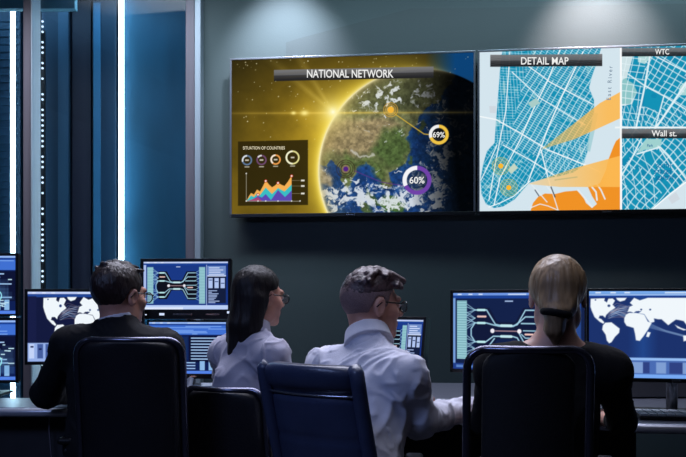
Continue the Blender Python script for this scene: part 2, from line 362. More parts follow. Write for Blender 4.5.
# ------------------------------------------------------------------ pictures on the wall displays
def titlebar(p, x0, y0, x1, y1, sl=0):
    n = 10
    for k in range(n):
        a = k/n; g = 118-50*a if a < .45 else 62-34*(a-.45)/.55
        ya = y0+(y1-y0)*a; yb = y0+(y1-y0)*(k+1)/n+.15
        p.poly([(x0,ya+sl*.5),(x1,ya-sl*.5),(x1,yb-sl*.5),(x0,yb+sl*.5)], (g,g,g+3))
def paint_earth(p):
    X, Y = p.X, p.Y
    r = np.hypot((X-335)*.8, Y-118)
    g = np.clip(1-r/150, 0, 1)
    base = np.array([50,42,16])/255.; gold = np.array([190,152,34])/255.
    low = np.clip((Y-60)/150, 0, 1)
    t = np.clip(-.12+g**2.0*1.0+low**1.3*.5, 0, 1)[...,None]
    p.C = base*(1-t)+gold*t
    n = fbm(X/18, Y/18, 4, 3); p.C *= (.85+.3*n)[...,None]
    bl = np.clip((X-425)/30, 0, 1)*np.clip((125-Y)/50, 0, 1); p.mix(bl, (12,66,118))
    # rays and stars
    rng = np.random.RandomState(4)
    for a in (-140,-122):
        ca, sa = math.cos(rad(a)), math.sin(rad(a)); dx = X-333; dy = Y-112
        al = np.clip(1-abs(-sa*dx+ca*dy)/(2+.06*np.hypot(dx,dy)), 0, 1)*(ca*dx+sa*dy > 0)*np.clip(1-np.hypot(dx,dy)/110, 0, 1)*.28
        p.mix(al, (255,225,110))
    for i in range(260):
        x = rng.uniform(236, 472); y = rng.uniform(55, 150); s = rng.uniform(.25, .7); p.disc(x, y, s, (235,225,180), rng.uniform(.25, .9)) if i < 190 else None
    # halo and globe
    cx, cy, R = 421., 171., 102.5; d = np.hypot(X-cx, Y-cy)-R
    lit = np.clip((cx+35-X)/110, 0, 1)
    p.mix(np.exp(-np.clip(d,0,99)/9)*lit*(d > -2)*.95, (255,225,70))
    ins = np.clip(.5-d/1.2, 0, 1)
    sx = (X-cx)/R; sy = (Y-cy)/R; sz = np.sqrt(np.clip(1-sx*sx-sy*sy, 0, 1))
    q = Paint(X, Y, .7); q.C[...] = np.array([28,66,130])/255.
    nn = fbm(X/10, Y/10, 4, 11); q.mix(np.clip(nn-.3, 0, 1), (40,92,150))
    wob = fbm(X/6, Y/6, 4, 21)*6-3
    Q = Paint(X+wob, Y+fbm(X/6, Y/6, 4, 31)*6-3, .7); Q.C = q.C
    Q.poly([(318,150),(330,110),(350,86),(380,72),(425,66),(455,75),(440,100),(428,108),(420,116),(418,125),(412,128),(406,140),(410,150),(405,163),(396,170),(388,174),(392,184),(386,190),(380,181),(374,168),(366,163),(358,168),(352,180),(348,192),(343,182),(340,168),(330,160),(326,166),(318,165)], (120,124,84))
    Q.poly([(318,120),(336,118),(360,120),(385,116),(400,125),(392,140),(372,150),(350,156),(330,150),(318,152)], (170,150,112), .9, 4)
    Q.poly([(345,150),(356,160),(372,158),(385,165),(384,188),(376,176),(368,162),(352,172),(348,190),(341,170)], (92,118,62), .75, 3)
    Q.poly([(385,128),(402,128),(410,148),(402,165),(388,170),(378,158),(372,148)], (80,106,56), .85, 4)
    Q.poly([(330,100),(352,84),(400,76),(430,84),(418,108),(400,112),(370,108),(345,112)], (92,98,66), .9, 4)
    Q.poly([(318,165),(326,170),(333,178),(330,186),(320,182)], (196,176,140), .8, 2)
    Q.poly([(383,196),(396,197),(406,204),(402,212),(384,212),(378,204)], (82,118,56), .95, 1.5)
    Q.poly([(360,200),(366,202),(372,212),(362,212)], (96,116,60), .9, 1.5)
    Q.poly([(366,188),(372,194),(380,206),(376,206),(366,196)], (74,100,52), .9, 1)
    Q.poly([(410,156),(413,157),(412,164),(409,163)], (84,112,60), .9, 1); Q.poly([(418,128),(424,120),(426,126),(419,134)], (84,100,60), .9, 1)
    land = fbm(X/3, Y/3, 5, 41); Q.C *= (.5+.75*land)[...,None]
    # mountain snow arc and clouds
    Q.line([(352,150),(360,155),(368,157),(374,155)], 2, (225,225,220), .6)
    c1 = fbm((X+Y*.5)/6+fbm(X/7, Y/7, 3, 61)*3, (Y-X*.4)/5+fbm(X/8, Y/8, 3, 71)*3, 5, 51)
    wgt = np.exp(-((Y-197)/17)**2)*np.clip((450-X)/14, 0, 1)*.80 + np.exp(-(((X-385)/55)**2+((Y-96)/15)**2))*.56 + np.exp(-(((X-440)/14)**2+((Y-150)/38)**2))*.70 + np.exp(-(((X-365)/14)**2+((Y-195)/9)**2))*.3
    Q.mix(np.clip((c1+wgt*.40-.72)*7, 0, .9), (226,232,238))
    night = np.clip((X-(cx-12)-(Y-cy)*.10)/48, 0, 1); Q.C *= (1-.93*night**.8)[...,None]
    edge = np.clip(1+d/7, 0, 1)*(d <= 1); Q.C = Q.C*(1-.5*(edge*.6)[...,None])
    p.C = p.C*(1-ins[...,None])+Q.C*ins[...,None]
    warm = np.exp(-np.clip(-d, 0, 99)/9)*lit*ins*.4; p.mix(warm, (222,186,90))
    p.mix(np.exp(-abs(d+.3)/1.6)*lit**.7, (255,244,190))
    # flare
    p.mix(np.exp(-abs(Y-113.3+(X-236)*.004)/1.0)*np.clip(1-abs(X-345)/150, .12, 1)*.75, (255,214,90))
    p.mix(np.exp(-np.hypot(X-333, (Y-112)*1.1)/11), (255,236,130)); p.mix(np.exp(-np.hypot(X-333, Y-112)/4), (255,255,225))
    for x, s in ((293.5, 1.6), (304.5, 2.6)): p.mix(np.exp(-(((X-x)/(s*1.5))**2+((Y-113)/s)**2)), (255,236,140))
    titlebar(p, 274, 68.3, 433.5, 79.3, 3.4)
    # country box
    p.poly([(238,141.5),(308,139.8),(308,205),(238,205.8)], (44,36,12), .9)
    for cx_, cy_, rr, c1_, c2_, f in ((247,160.2,4.4,(96,122,156),(225,230,235),.3),(261.5,160,4.4,(112,74,110),(225,225,225),.15),(275.6,159.6,4.4,(240,160,80),(250,240,225),.4),(292.6,157.5,6.2,(232,226,150),(250,248,215),.5)):
        p.ring(cx_, cy_, rr, 1.5, c1_); p.ring(cx_, cy_, rr, 1.5, c2_, 1, 360-360*f, 360)
        p.rect(cx_-1.8, cy_-.7, cx_+1.8, cy_+.7, (225,220,205), .9); p.rect(cx_-2.4, cy_+rr+1.8, cx_+2.4, cy_+rr+2.8, (210,205,185), .85)
    top = [(246.5,201),(249,196),(251,193),(254,194.5),(257,189.5),(260,191.5),(263,186),(265.7,180.5),(269,184.5),(272,187.3),(275,185.5),(278,182.6),(281,184.6),(284.5,186),(288,181.5),(291.6,175.6),(291.6,201)]
    p.poly(top, (246,176,84))
    p.poly([(246.5,201),(251,195.5),(254,197),(257,193),(260,195),(265.7,187.5),(272,194),(278,188),(284.5,191.5),(291.6,184.5),(291.6,201)], (58,190,196))
    p.poly([(248,201),(253,199),(258,196),(262,197.5),(265.7,194),(271,200),(278,190),(285,197),(291.6,190.5),(291.6,201)], (92,72,176))
    p.poly([(246.5,201),(252,199.5),(258,197.3),(262,201)], (200,70,90), .7)
    p.line([(246.3,173.5),(246.3,201.2),(300,201.2)], .5, (200,195,180), .8)
    for x, y in ((246.3,173.5),(246.3,201),(258,201),(265.7,201),(278,201),(291.6,201),(300,201)): p.disc(x, y, .65, (240,240,235))
    for x, y in ((258,194.7),(265.7,181),(278,183),(291.6,176)): p.disc(x, y, 1.5, (190,60,40)); p.disc(x, y, .8, (255,250,245))
    for y in (180.5, 186, 193.5): p.line([(292,y),(300,y)], .4, (190,180,150), .6); p.rect(301, y-.8, 304.5, y+.8, (235,232,220))
    # markers
    for r_ in (4.8, 7, 9): p.ring(345.8, 169, r_, .7, (58,40,30), .8)
    p.disc(345.8, 169, 4.0, (190,130,120), .45); p.disc(345.8, 169, 2.5, (84,36,130))
    p.line([(355,171),(381,182),(404,186)], .7, (96,50,130), .9)
    for r_ in (5.2, 7): p.ring(390.7, 109.8, r_, .6, (240,180,60), .85)
    p.disc(390.7, 109.8, 3.2, (246,178,44)); p.disc(390.7, 109.8, 4.4, (246,190,80), .4)
    p.line([(395,114),(424,134),(429,134.6)], .8, (226,186,60), .95)
    p.disc(438.8, 134.6, 9.5, (20,20,22), .75); p.ring(438.8, 134.6, 8.3, 3.2, (240,196,70), 1, 0, 250); p.ring(438.8, 134.6, 8.3, 3.2, (240,240,240), 1, 250, 360)
    p.disc(417, 180, 13, (30,40,60), .5); p.ring(417, 180.3, 12.4, 4.2, (112,66,168), 1, 0, 245); p.ring(417, 180.3, 12.4, 4.2, (244,244,248), 1, 245, 360)
TEAL = (20,146,182); WHITE = (226,242,247); WATER = (212,229,238)
def streets(p, mask, ang, sp, w, jit, seed, a=1, cut=.0):
    """parallel streets at an angle, broken where the noise says"""
    X, Y = p.X, p.Y; ca, sa = math.cos(rad(ang)), math.sin(rad(ang))
    t = -sa*X+ca*Y; s_ = ca*X+sa*Y
    t = t + (fbm(X/30, Y/30, 2, seed)-.5)*jit
    k = np.floor(t/sp); d = abs(t/sp-k-.5)*sp
    al = np.clip((w/2-d)/(2*p.aa)+.5, 0, 1)*a
    on = vnoise(k*7.3+.5, s_/9.0+k*3.1, seed+5) > cut
    p.mix(al*on*mask*.82, WHITE)
def paint_map(p):
    X, Y = p.X, p.Y
    p.C[...] = np.array(WATER)/255.
    land = [(503,40),(502,52),(500,70),(499,84),(496.5,116),(494.5,143),(487,151),(483,165),(480.5,180),(481.5,194),(486,204),(494,208),(503,206.5),(514.5,199.5),(529,183),(545,178.5),(560,176),(573,172.5),(583,166),(588,150),(590,132),(594,112),(594,100),(589,88),(592,76),(597,62),(602,45),(602,40)]
    d = p.sdist(land, X, Y); m = np.clip(.5-d/.7, 0, 1); p.mix(m, TEAL)
    blk = vnoise(X/3.1, Y/3.1, 8); p.mix(m*(blk > .7)*.25, (10,112,160)); p.mix(m*(vnoise(X/6, Y/6, 18) > .86)*.6, (150,200,205))
    q = p.sdist([(503,40),(535,40),(520,95),(510,140),(494,143)], X, Y)
    zW = m*(q < 0); south = m*(Y > 143+(X-494)*.3)*(X < 545); zE = m*(q >= 0)*(1-(south > 0))
    streets(p, zW, 86, 3.3, .55, 2, 1, .85, .15); streets(p, zW, 2, 2.6, .5, 2, 2, .8, .25)
    streets(p, zE, -58, 5.2, .9, 3, 3, .95, .08); streets(p, zE, 30, 2.3, .55, 3, 4, .85, .2)
    streets(p, south, -55, 4.1, .6, 6, 5, .85, .2); streets(p, south, 38, 3.3, .55, 5, 6, .8, .25)
    streets(p, m*(X > 545)*(Y > 140), 82, 4.6, .6, 4, 7, .8, .2)
    for pts, w in (([(480,116.5),(496,119.5),(520,133),(548,150),(583,164),(600,172)],1.2),([(510,50),(506,110),(496,160),(489,200)],1.0),([(560,50),(548,80),(533,110),(520,140),(500,178),(494,205)],1.1),([(583,52),(562,96),(548,128),(540,150),(528,182)],1.2),([(520,60),(550,82),(592,104)],1.0),([(512,72),(540,98),(585,125)],.9),([(503,145),(530,160),(556,176)],1.0),([(481,180),(487,168),(497,145)],.9),([(541,150),(548,178),(553,194)],1.1),([(489,207),(500,203),(514,196),(530,181)],1.0)):
        p.line(pts, w, (244,250,252), 1)
    p.poly([(528,103),(536,98),(540,103),(532,108)], (170,205,200)); p.poly([(508,170),(514,163),(518,168),(511,174)], (196,214,196)); 
    p.poly([(489,106),(496,106),(496,113),(490,113)], (206,214,222), .8); p.poly([(586,150),(590,131),(594,113),(598,113),(594,134),(590,152)], (160,205,212), .8)
    # orange borough
    OR = (240,146,38)
    p.poly([(621,137),(616,141),(613.6,146),(609,158),(607.5,163),(606,170),(600,183),(594,186),(600,194),(604,200),(606,212),(621,212)], OR)
    p.poly([(530,213),(533,203),(538,197),(545,193.5),(555,194),(565,191.5),(577,190.5),(583,196),(586,203),(592,208),(597,204),(592,196),(588,187),(602,183),(621,178),(621,213)], OR)
    for pts, w in (([(588,182),(596,192),(597,200)],1.6),([(596,183),(601,190),(605,199)],1.4),([(578,190),(592,207)],1.6),([(546,185),(553,194),(558,210)],1.0),([(531,184),(541,195),(547,202)],1.0),([(530,208),(540,204),(548,206),(560,211)],.9)): p.line(pts, w, (228,238,242), 1)
    p.line([(551,187),(555,197)], 1.2, (60,66,80), .9); p.line([(535,190),(539,196)], 1.0, (60,66,80), .9)
    for pts in ([(541,149.5),(600,103),(621,91.5),(621,118),(575,139)], [(528,184),(575,168),(621,155.5),(621,187),(560,187)]):
        d2 = p.sdist(pts, X, Y); al = np.clip(.5-d2/.6, 0, 1)*np.clip(.5+(X-545)/150, .35, .92); p.mix(al, (252,186,84))
    p.line([(555,180),(577,177)], 1.2, (170,170,120), .6)
    for x, y in ((500.8,166),(508.8,187.6)):
        for r_ in (4.4, 6.4, 8.4): p.ring(x, y, r_, .6, (214,190,60), .75)
        p.disc(x, y, 2.7, (250,186,50))
    p.rect(480, 47, 502, 54, WATER); p.rect(602, 44, 621, 52, WATER)
    titlebar(p, 490.3, 54.4, 602.3, 66.3, .8)
    p.rect(620, 30, 622, 220, (250,252,253))
    # right column: two close-ups
    xs = X > 621.9; up = xs*(Y < 128.5); dn = xs*(Y >= 128.5)
    p.mix(xs*1., TEAL)
    blk = vnoise(X/6, Y/6, 28); p.mix(xs*(blk > .68)*.3, (10,116,164))
    p.poly([(622,56),(633,56),(628,75),(637,92),(632,104),(622,106)], (206,226,230)); p.poly([(622,80),(630,76),(637,92),(630,104),(622,104)], (142,198,200)); p.poly([(628,72),(627,80),(634,84),(640,78),(636,73)], TEAL)
    p.poly([(680,86),(690,78),(700,96),(678,95)], (170,214,214)); p.poly([(638,56),(652,56),(645,64),(638,62)], (180,218,218))
    off = p.sdist([(643,88),(664,94),(660,112),(640,105)], X, Y) > 0
    streets(p, up*off*(X < 645), 8, 7, .8, 4, 31, 1, .15); streets(p, up*off*(X < 645), -80, 6.5, .8, 4, 32, 1, .15)
    streets(p, up*off*(X >= 645), -56, 6.2, .9, 5, 33, 1, .1); streets(p, up*off*(X >= 645), 30, 6.5, .9, 5, 34, 1, .1)
    streets(p, up*off*(Y > 106), 62, 4.4, .6, 5, 35, .9, .2)
    for pts, w in (([(650,56),(645,85),(636,128)],1.8),([(700,62),(680,92),(660,122),(655,128)],2.0),([(628,74),(645,86),(664,96),(690,112)],1.2),([(655,56),(690,74)],1.2),([(664,96),(655,128)],1.2)): p.line(pts, w, WHITE, 1)
    streets(p, dn*(X > 621.9), -50, 7, 1.0, 6, 41, 1, .12); streets(p, dn*(Y < 215), 44, 6.2, .9, 7, 42, 1, .15); streets(p, dn*(X < 660), 78, 9, .7, 8, 43, 1, .3)
    p.poly([(646,139),(662,139),(660,147),(644,150),(637,153)], (160,210,208))
    for pts, w in (([(641,139),(632,158),(622,175)],1.4),([(637,154),(660,147),(668,155),(687,180)],1.5),([(658,146),(672,168),(690,190)],1.0)): p.line(pts, w, WHITE, 1)
    p.poly([(748,130),(748,213),(648,213),(652,209),(670,194),(688,180),(720,158)], WATER); p.line([(648,213),(670,194),(690,179),(720,157)], 1.3, (250,252,253), 1)
    p.poly([(668,198),(676,192),(680,199),(672,204)], (206,214,222), .8)
    titlebar(p, 621.9, 47.6, 760, 56, .6); titlebar(p, 621.9, 128.6, 760, 138.2, .2)
    p.rect(615, 126.6, 760, 128.4, (238,246,248))

def wall_display(px0, px1, z0, z1, label, painter, scr, logo):
    a = wallpt(px0, .0); c = wallpt(px1, .0)
    t = empty('wall_display', ((a.x+c.x)/2, (a.y+c.y)/2, z0), label, 'screen')
    w = (c-a).length; h = z1-z0; R = rot_from(wU, -wN, wZ); ctr = (a+c)/2
    D = .055; f0 = ctr+wN*D; bz = .012
    b = MB(); T = Vector((0,0,1))
    zc = (z0+z1)/2
    b.box(f0-wN*.006+T*(z1-bz/2), (w, .02, bz), R); b.box(f0-wN*.006+T*(z0+.011), (w, .02, .022), R, 1)
    for s in (-1, 1): b.box(f0-wN*.006+wU*s*(w/2-bz/2)+T*zc, (bz, .02, h), R)
    b.build('frame', [M['bezel_metal'], M['bezel']], t, bevel=.002)
    MB().box(ctr+wN*.026+T*zc, (w-.02, .05, h-.02), R).build('back_housing', M['bezel'], t, bevel=.006)
    MB().box(ctr+wN*(-.02)+T*zc, (.5, .06, .4), R).build('wall_bracket', M['bezel'], t)
    O = a+wN*(D-.002)+wU*bz+T*(z0+.022)
    s = screen('screen', O, wU, wZ, w-2*bz, h-bz-.022, scr, painter, t)
    b = MB(); q = f0+T*(z0+.010)+wU*.0+wN*.006
    for k in range(7): b.box(q+wU*(k-3)*.0075, (.005, .002, .006 if k % 2 else .008), R)
    b.build('maker_mark', M['silver'], t)
    return t, O
zb = 1.16+(HY-217.6)/F*5.24; zt = 1.16+(HY-58.2)/F*5.24
d1, O1 = wall_display(232, 475.2, zb, zt, 'large wall display showing a globe, a bright sun flare and NATIONAL NETWORK', paint_earth, 500, 1)
d2, O2 = wall_display(477.2, 737, zb, zt, 'large wall display showing blue and orange city street maps', paint_map, 540, 1)
def T1(s, box, mt=None, name='lettering', **k): text(s, name, O1, wU, wZ, box, mt or M['txt'], d1, **k)
def T2(s, box, mt=None, name='lettering', **k): text(s, name, O2, wU, wZ, box, mt or M['txt'], d2, **k)
T1('NATIONAL NETWORK', (307,69.6,393.5,77.8)); T1('SITUATION OF COUNTRIES', (243,146.4,285,149.6), emtxt('cream_lettering', (222,212,180)))
T1('69%', (432.8,132,444.8,137.6)); T1('60%', (409.5,176.8,424.5,183.6))
T2('DETAIL MAP', (521,57.2,568.5,64.6)); T2('WTC', (655,49,669,54.6)); T2('Wall st.', (651.5,130.4,676.5,136.4))
T2('East River', (606.5,66,612.5,100), emtxt('map_lettering', (120,140,160)), ang=1, space=1.5)
T2('SOUTH', (656,164,671,168), emtxt('blue_map_lettering', (14,104,156))); T2('STREET', (654,170,672,174), M['blue_map_lettering']); T2('SEAPORT', (656,176,674,180), M['blue_map_lettering'])
T2('Park', (647,144,653,147), M['blue_map_lettering'])

# ------------------------------------------------------------------ desk monitors
CY = (160,205,226)
def header(p, W0, c=(120,160,230)):
    p.rect(0, 0, W0, 3.2, c); p.rect(0, 3.2, W0, 6.5, (28,66,150)); 
    for x in (6, 20, 33): p.rect(x, 1, x+5, 2.3, (225,235,250))
    p.rect(70, 1.2, 92, 2.4, (215,230,250))
def graph_art(p, x0, x1, y0, y1, dark=(16,18,30)):
    """branching network drawing between two columns of cells"""
    fx = lambda u: x0+(x1-x0)*u; fy = lambda v: y0+(y1-y0)*v
    w = (x1-x0)
    for s in (0, 1):
        X_ = (lambda u: fx(u)) if s == 0 else (lambda u: fx(1-u))
        a, c = sorted((X_(.0), X_(.105))); p.rect(a, fy(0), c, fy(1), (150,200,208))
        for k in range(24): p.rect(a, fy(k/24+.012), c, fy(k/24+.016), (60,110,140), .8)
    p.poly([(fx(.28),fy(.12)),(fx(.34),fy(.12)),(fx(.42),fy(.36)),(fx(.60),fy(.36)),(fx(.68),fy(.12)),(fx(.84),fy(.12)),(fx(.87),fy(.5)),(fx(.84),fy(.9)),(fx(.70),fy(.9)),(fx(.60),fy(.64)),(fx(.42),fy(.64)),(fx(.34),fy(.88)),(fx(.2),fy(.88)),(fx(.16),fy(.5)),(fx(.2),fy(.12))], dark, 1)
    L = lambda pts, wd=1.5, c=CY: p.line([(fx(u), fy(v)) for u, v in pts], wd, c)
    for v0 in (.16, .30, .38, .70, .82): 
        for dv in (-.1, -.05, .05, .1): L([(.105, v0+dv),(.19, v0)], .7)
    for v0 in (.16, .27, .37, .50, .62, .74, .86):
        for dv in (-.06, .05): L([(.895, v0+dv),(.83, v0)], .7)
    L([(.19,.16),(.31,.16),(.40,.40),(.46,.42),(.58,.42),(.62,.40),(.70,.16),(.82,.16)])
    L([(.19,.38),(.31,.38),(.38,.41),(.44,.43),(.58,.43),(.64,.36),(.70,.27),(.83,.27)])
    L([(.19,.38),(.15,.48),(.15,.60),(.19,.70),(.30,.70),(.38,.60),(.46,.60),(.58,.60),(.62,.62),(.70,.86),(.83,.86)])
    L([(.17,.82),(.31,.82),(.39,.64)]); L([(.64,.55),(.70,.74),(.83,.74)]); L([(.66,.38),(.83,.38)]); L([(.68,.50),(.83,.50)], 1.3); L([(.66,.56),(.70,.62),(.83,.62)], 1.3)
    L([(.22,.27),(.30,.27)], 2.2, (236,196,190)); L([(.70,.56),(.78,.56)], 2.2, (236,196,190)); L([(.40,.51),(.63,.51)], 1.2, (176,140,150))
    for u in (.37, .64): p.disc(fx(u), fy(.51), 2.6, (240,236,246))
    for v in (.16,.38,.70,.82): L([(.22,v),(.29,v)], 2.6, (190,236,240))
    for v in (.42,.60): L([(.46,v),(.56,v)], 3, (196,232,240))
def paint_graph_full(p):
    p.C[...] = np.array([24,52,128])/255.; header(p, 160, (190,205,240))
    p.rect(0, 6, 5, 86, (170,190,235)); p.rect(5, 7, 118, 82, (26,56,132)); p.rect(62, 9, 70, 10.4, (200,215,245))
    graph_art(p, 7, 117, 10, 79)
    p.rect(0, 82, 160, 90, (186,206,246)); p.rect(0, 86, 75, 90, (222,232,252))
    p.rect(119, 6, 120.2, 90, (190,205,240)); p.rect(121, 8, 156, 27, (110,140,200)); 
    for k in range(4): p.rect(124, 11+k*4, 124+20+(k*7) % 12, 12.6+k*4, (215,226,250))
    p.rect(121, 27, 156, 78, (20,30,62))
    for k in range(3): p.rect(123+k*11.5, 31, 131+k*11.5, 50, (176,196,240)); p.rect(124+k*11.5, 34+k*3, 130+k*11.5, 35.5+k*3, (40,60,110))
    p.rect(121, 26, 156, 28, (210,222,250)); rng = np.random.RandomState(2)
    for k in range(9): p.rect(123, 54+k*2.8, 123+rng.uniform(6, 30), 55.6+k*2.8, (170,190,235))
def paint_graph_part(p):
    p.C[...] = np.array([20,34,74])/255.; header(p, 160, (110,150,226))
    p.rect(0, 6, 3, 84, (120,160,220)); graph_art(p, 5, 128, 9, 78, (18,26,58)); p.rect(66, 9, 76, 10.4, (170,195,235))
    p.rect(131, 8, 156, 84, (40,72,140))
    for k in range(10): p.rect(134, 12+k*7, 134+8+(k*5) % 12, 14+k*7, (140,180,230))
    p.rect(0, 83, 160, 90, (34,62,136)); p.rect(4, 85, 40, 88, (90,130,200)); p.rect(70, 85, 100, 88, (80,120,190))
CONT = [[(45,66),(44,105),(50,125),(62,155),(85,178),(100,187),(104,180),(92,165),(80,160),(84,148),(98,148),(108,158),(112,145),(130,125),(152,110),(140,95),(150,75),(140,65),(122,66),(115,84),(104,76),(106,64)],
 [(108,182),(135,180),(170,210),(168,230),(150,250),(135,276),(125,281),(115,268),(110,240),(95,215),(98,195)],
 [(155,62),(200,62),(192,74),(172,80),(160,72)],
 [(198,142),(212,134),(240,134),(275,142),(290,175),(306,182),(292,212),(272,245),(256,268),(240,265),(236,235),(230,206),(200,196),(190,178),(190,160)],
 [(289,224),(302,228),(294,250),(283,247)],
 [(204,130),(212,105),(226,98),(214,86),(232,62),(256,74),(290,62),(640,62),(650,90),(600,100),(560,120),(545,110),(520,140),(505,165),(480,180),(462,172),(452,190),(440,172),(425,168),(408,165),(392,178),(376,192),(362,178),(348,164),(334,164),(316,160),(318,176),(300,182),(286,160),(275,140),(250,136),(262,126),(240,126),(230,134),(216,128)],
 [(404,190),(430,205),(455,214),(440,216),(415,205)],[(470,190),(490,186),(486,206),(470,204)],[(500,205),(530,212),(520,220),(500,212)],
 [(438,242),(462,238),(485,228),(498,238),(510,252),(502,270),(480,274),(455,264),(440,268)],[(530,268),(545,262),(540,285),(528,288)],[(505,140),(520,128),(524,112),(530,118),(524,140),(508,150)]]
def worldmap(p, ox, oy, s, ls=1):
    T = lambda x, y: (ox+(x-45)*s, oy+(y-64)*s)
    for k in range(26):
        a = T(120+3*(k % 6), 118+7*(k % 7)); c = T(196+(k % 5)*5, 100+9*(k % 8)); m = ((a[0]+c[0])/2, (a[1]+c[1])/2+(-7+k % 9)*s*3)
        p.line([a, m, c], .5*ls, (150,180,215) if k % 3 else (190,160,160), .5)
    for k in range(8): p.line([T(300,185+k*3), T(360+k*3,215+k*2), T(445,240+k)], .5*ls, (130,160,200), .45)
    for c in CONT: p.poly([T(*q) for q in c], (240,247,252))
    for x, y, r_ in ((66,72,3),(124,100,6),(262,118,4),(250,128,3),(300,118,4)): a = T(x, y); p.disc(a[0], a[1], r_*s, (36,62,120))
def paint_map_screen(p):
    p.C[...] = np.array([28,50,108])/255.; p.mix(np.clip(1-abs(p.X-50)/14, 0, 1)*.5, (40,90,170)); header(p, 160, (120,170,235)); p.rect(0, 3.2, 160, 4.6, (170,205,250))
    worldmap(p, 1.5, 7.5, .216)
    p.rect(0, 69, 160, 72, (150,190,245)); p.rect(0, 72, 160, 86, (74,108,180))
    for k in range(12): p.rect(14+k*12, 73.5, 20+k*12+(k % 3)*3, 85, (36,48,110) if k % 2 else (150,180,225), .7)
    p.rect(0, 86, 160, 90, (120,170,245))
def paint_map_left(p):
    p.C[...] = np.array([20,26,62])/255.; header(p, 160, (190,205,245)); p.rect(0, 4, 160, 7, (34,70,150)); p.rect(0, 6, 12, 66, (24,30,70))
    worldmap(p, 22, 7.5, .30)
    p.rect(0, 66, 160, 90, (150,176,232))
    for k in range(14): p.rect(2+k*11.4, 67.5, 9+k*11.4+(k % 3), 86, (60,84,150) if k % 3 else (200,215,250), .9); p.rect(4+k*11.4, 70+k % 4*3, 8+k*11.4, 72+k % 4*3, (20,30,80))
def paint_dash(seed):
    def f(p):
        p.C[...] = np.array([16,32,84])/255.; header(p, 160, (150,185,245)); rng = np.random.RandomState(seed); H = p.Y.max()
        p.rect(0, 6, 160, 22, (64,112,210)); 
        for k in range(7): p.rect(rng.uniform(0,120), 7+k*2.2, rng.uniform(60,160), 8.2+k*2.2, (150,190,250), .8)
        p.rect(8, 26, 70, 66, (22,44,92)); p.rect(72, 24, 160, 70, (14,20,52)); y = 27
        for k in range(8): p.rect(76, y, 76+rng.uniform(40,78), y+1.9, (170,205,245)); y += 5.2
        for k in range(3): p.rect(20, 70+k*5, 84, 71.8+k*5, (160,195,240))
        for k in range(4): p.rect(92+k*16, 68, 101+k*16, 84, (140,185,230))
        p.rect(0, H-5, 160, H, (84,130,230))
        if seed > 4:
            for k in range(30): p.rect(rng.uniform(0,150), rng.uniform(24,84), rng.uniform(60,160), rng.uniform(24,84), (96,150,200), .12)
            for k in range(24): x = rng.uniform(80,150); y = rng.uniform(26,80); p.rect(x, y, x+rng.uniform(3,12), y+1.6, (190,225,240))
            p.ring(128, 62, 7, 2, (150,225,235)); p.ring(104, 48, 4, 1.6, (150,225,235))
    return f
def monitor(label, x, y, yaw, w, h, zb, painter, nx, desk=.75, bz=.012, chin=.014, stand='pole', back=0, lights=False, group=None, thick=.03):
    """(x,y) = front lower-left corner; yaw>0 brings the right side nearer"""
    U = Vector((math.cos(yaw), -math.sin(yaw), 0)); Nn = Vector((-math.sin(yaw), -math.cos(yaw), 0)); V = Vector((0,0,1))
    if back: V = (V*math.cos(back) - Nn*math.sin(back)).normalized(); Nn = U.cross(V); Nn = Nn if Nn.y < 0 else -Nn
    A = Vector((x, y, zb)); ctr = A+U*w/2+V*h/2; R = rot_from(U, -Nn, V); foot = A+U*w/2-Nn*.10
    t = empty('monitor', (foot.x, foot.y, desk), label, 'monitor', group=group)
    b = MB(); zc = ctr
    b.box(zc+V*(h/2-bz/2)-Nn*.008, (w, .016, bz), R); b.box(zc-V*(h/2-chin/2)-Nn*.008, (w, .016, chin), R)
    for s in (-1, 1): b.box(zc+U*s*(w/2-bz/2)-Nn*.008, (bz, .016, h), R)
    b.build('bezel', M['bezel'], t, bevel=.002)
    b = MB(); b.box(zc-Nn*(.016+thick/2), (w-.004, thick, h-.004), R); b.box(zc-Nn*(.016+thick+.01), (w*.5, .02, h*.55), R); b.build('back_housing', M['bezel'], t, bevel=.004)
    screen('screen', A+U*bz+V*chin-Nn*.004, U, V, w-2*bz, h-bz-chin, nx, painter, t, coords='uv')
    if stand == 'pole':
        nk = foot; b = MB(); b.tube([(nk.x, nk.y, desk+.012),(nk.x, nk.y, (ctr.z))], .02, 12)
        b.build('stand_neck', M['bezel_metal'], t, smooth=True)
        b = MB(); b.tube([Vector((nk.x, nk.y, ctr.z-.01)), ctr-Nn*.05], .014, 10); b.build('tilt_joint', M['bezel'], t)
        b = MB(); b.box((nk.x, nk.y, desk+.007), (.24, .18, .012), Matrix.Rotation(-yaw, 3, 'Z')); b.build('stand_base', M['bezel'], t, bevel=.005)
    if lights:
        for u, sx, sz, vv in ((.035,.006,.012,.45),(.065,.006,.005,.45),(.24,.022,.010,.5),(.97,.010,.010,.7)):
            MB().box(A+U*w*u+V*(chin*vv)+Nn*.001, (sx, .003, sz), R).build('button_light', M['pwr'], t)
        MB().box(A+U*w*.47+V*(chin*.5)+Nn*.001, (.085, .003, .008), R).build('maker_mark', M['silver'], t)
        MB().box(A+U*w*.8+V*(chin*.5)+Nn*.001, (.06, .003, .007), R).build('label_strip', M['silver'], t)
    else:
        b = MB(); b.box(A+U*w*.5+V*(chin*.5)+Nn*.001, (.03, .002, .004), R); b.build('maker_mark', M['silver'], t)
    return t
def mon(px, Y, ytop, ybot, label, yaw, w, painter, nx, **k):
    z1 = CAMZ+(HY-ytop)/F*Y; z0 = CAMZ+(HY-ybot)/F*Y
    return monitor(label, (px-CX)/F*Y, Y, rad(yaw), w, z1-z0, z0, painter, nx, **k)
mon(24.5, 3.62, 288.8, 365, 'monitor with a white world map, left of the man in the dark suit', -6, .50, paint_map_left, 260)
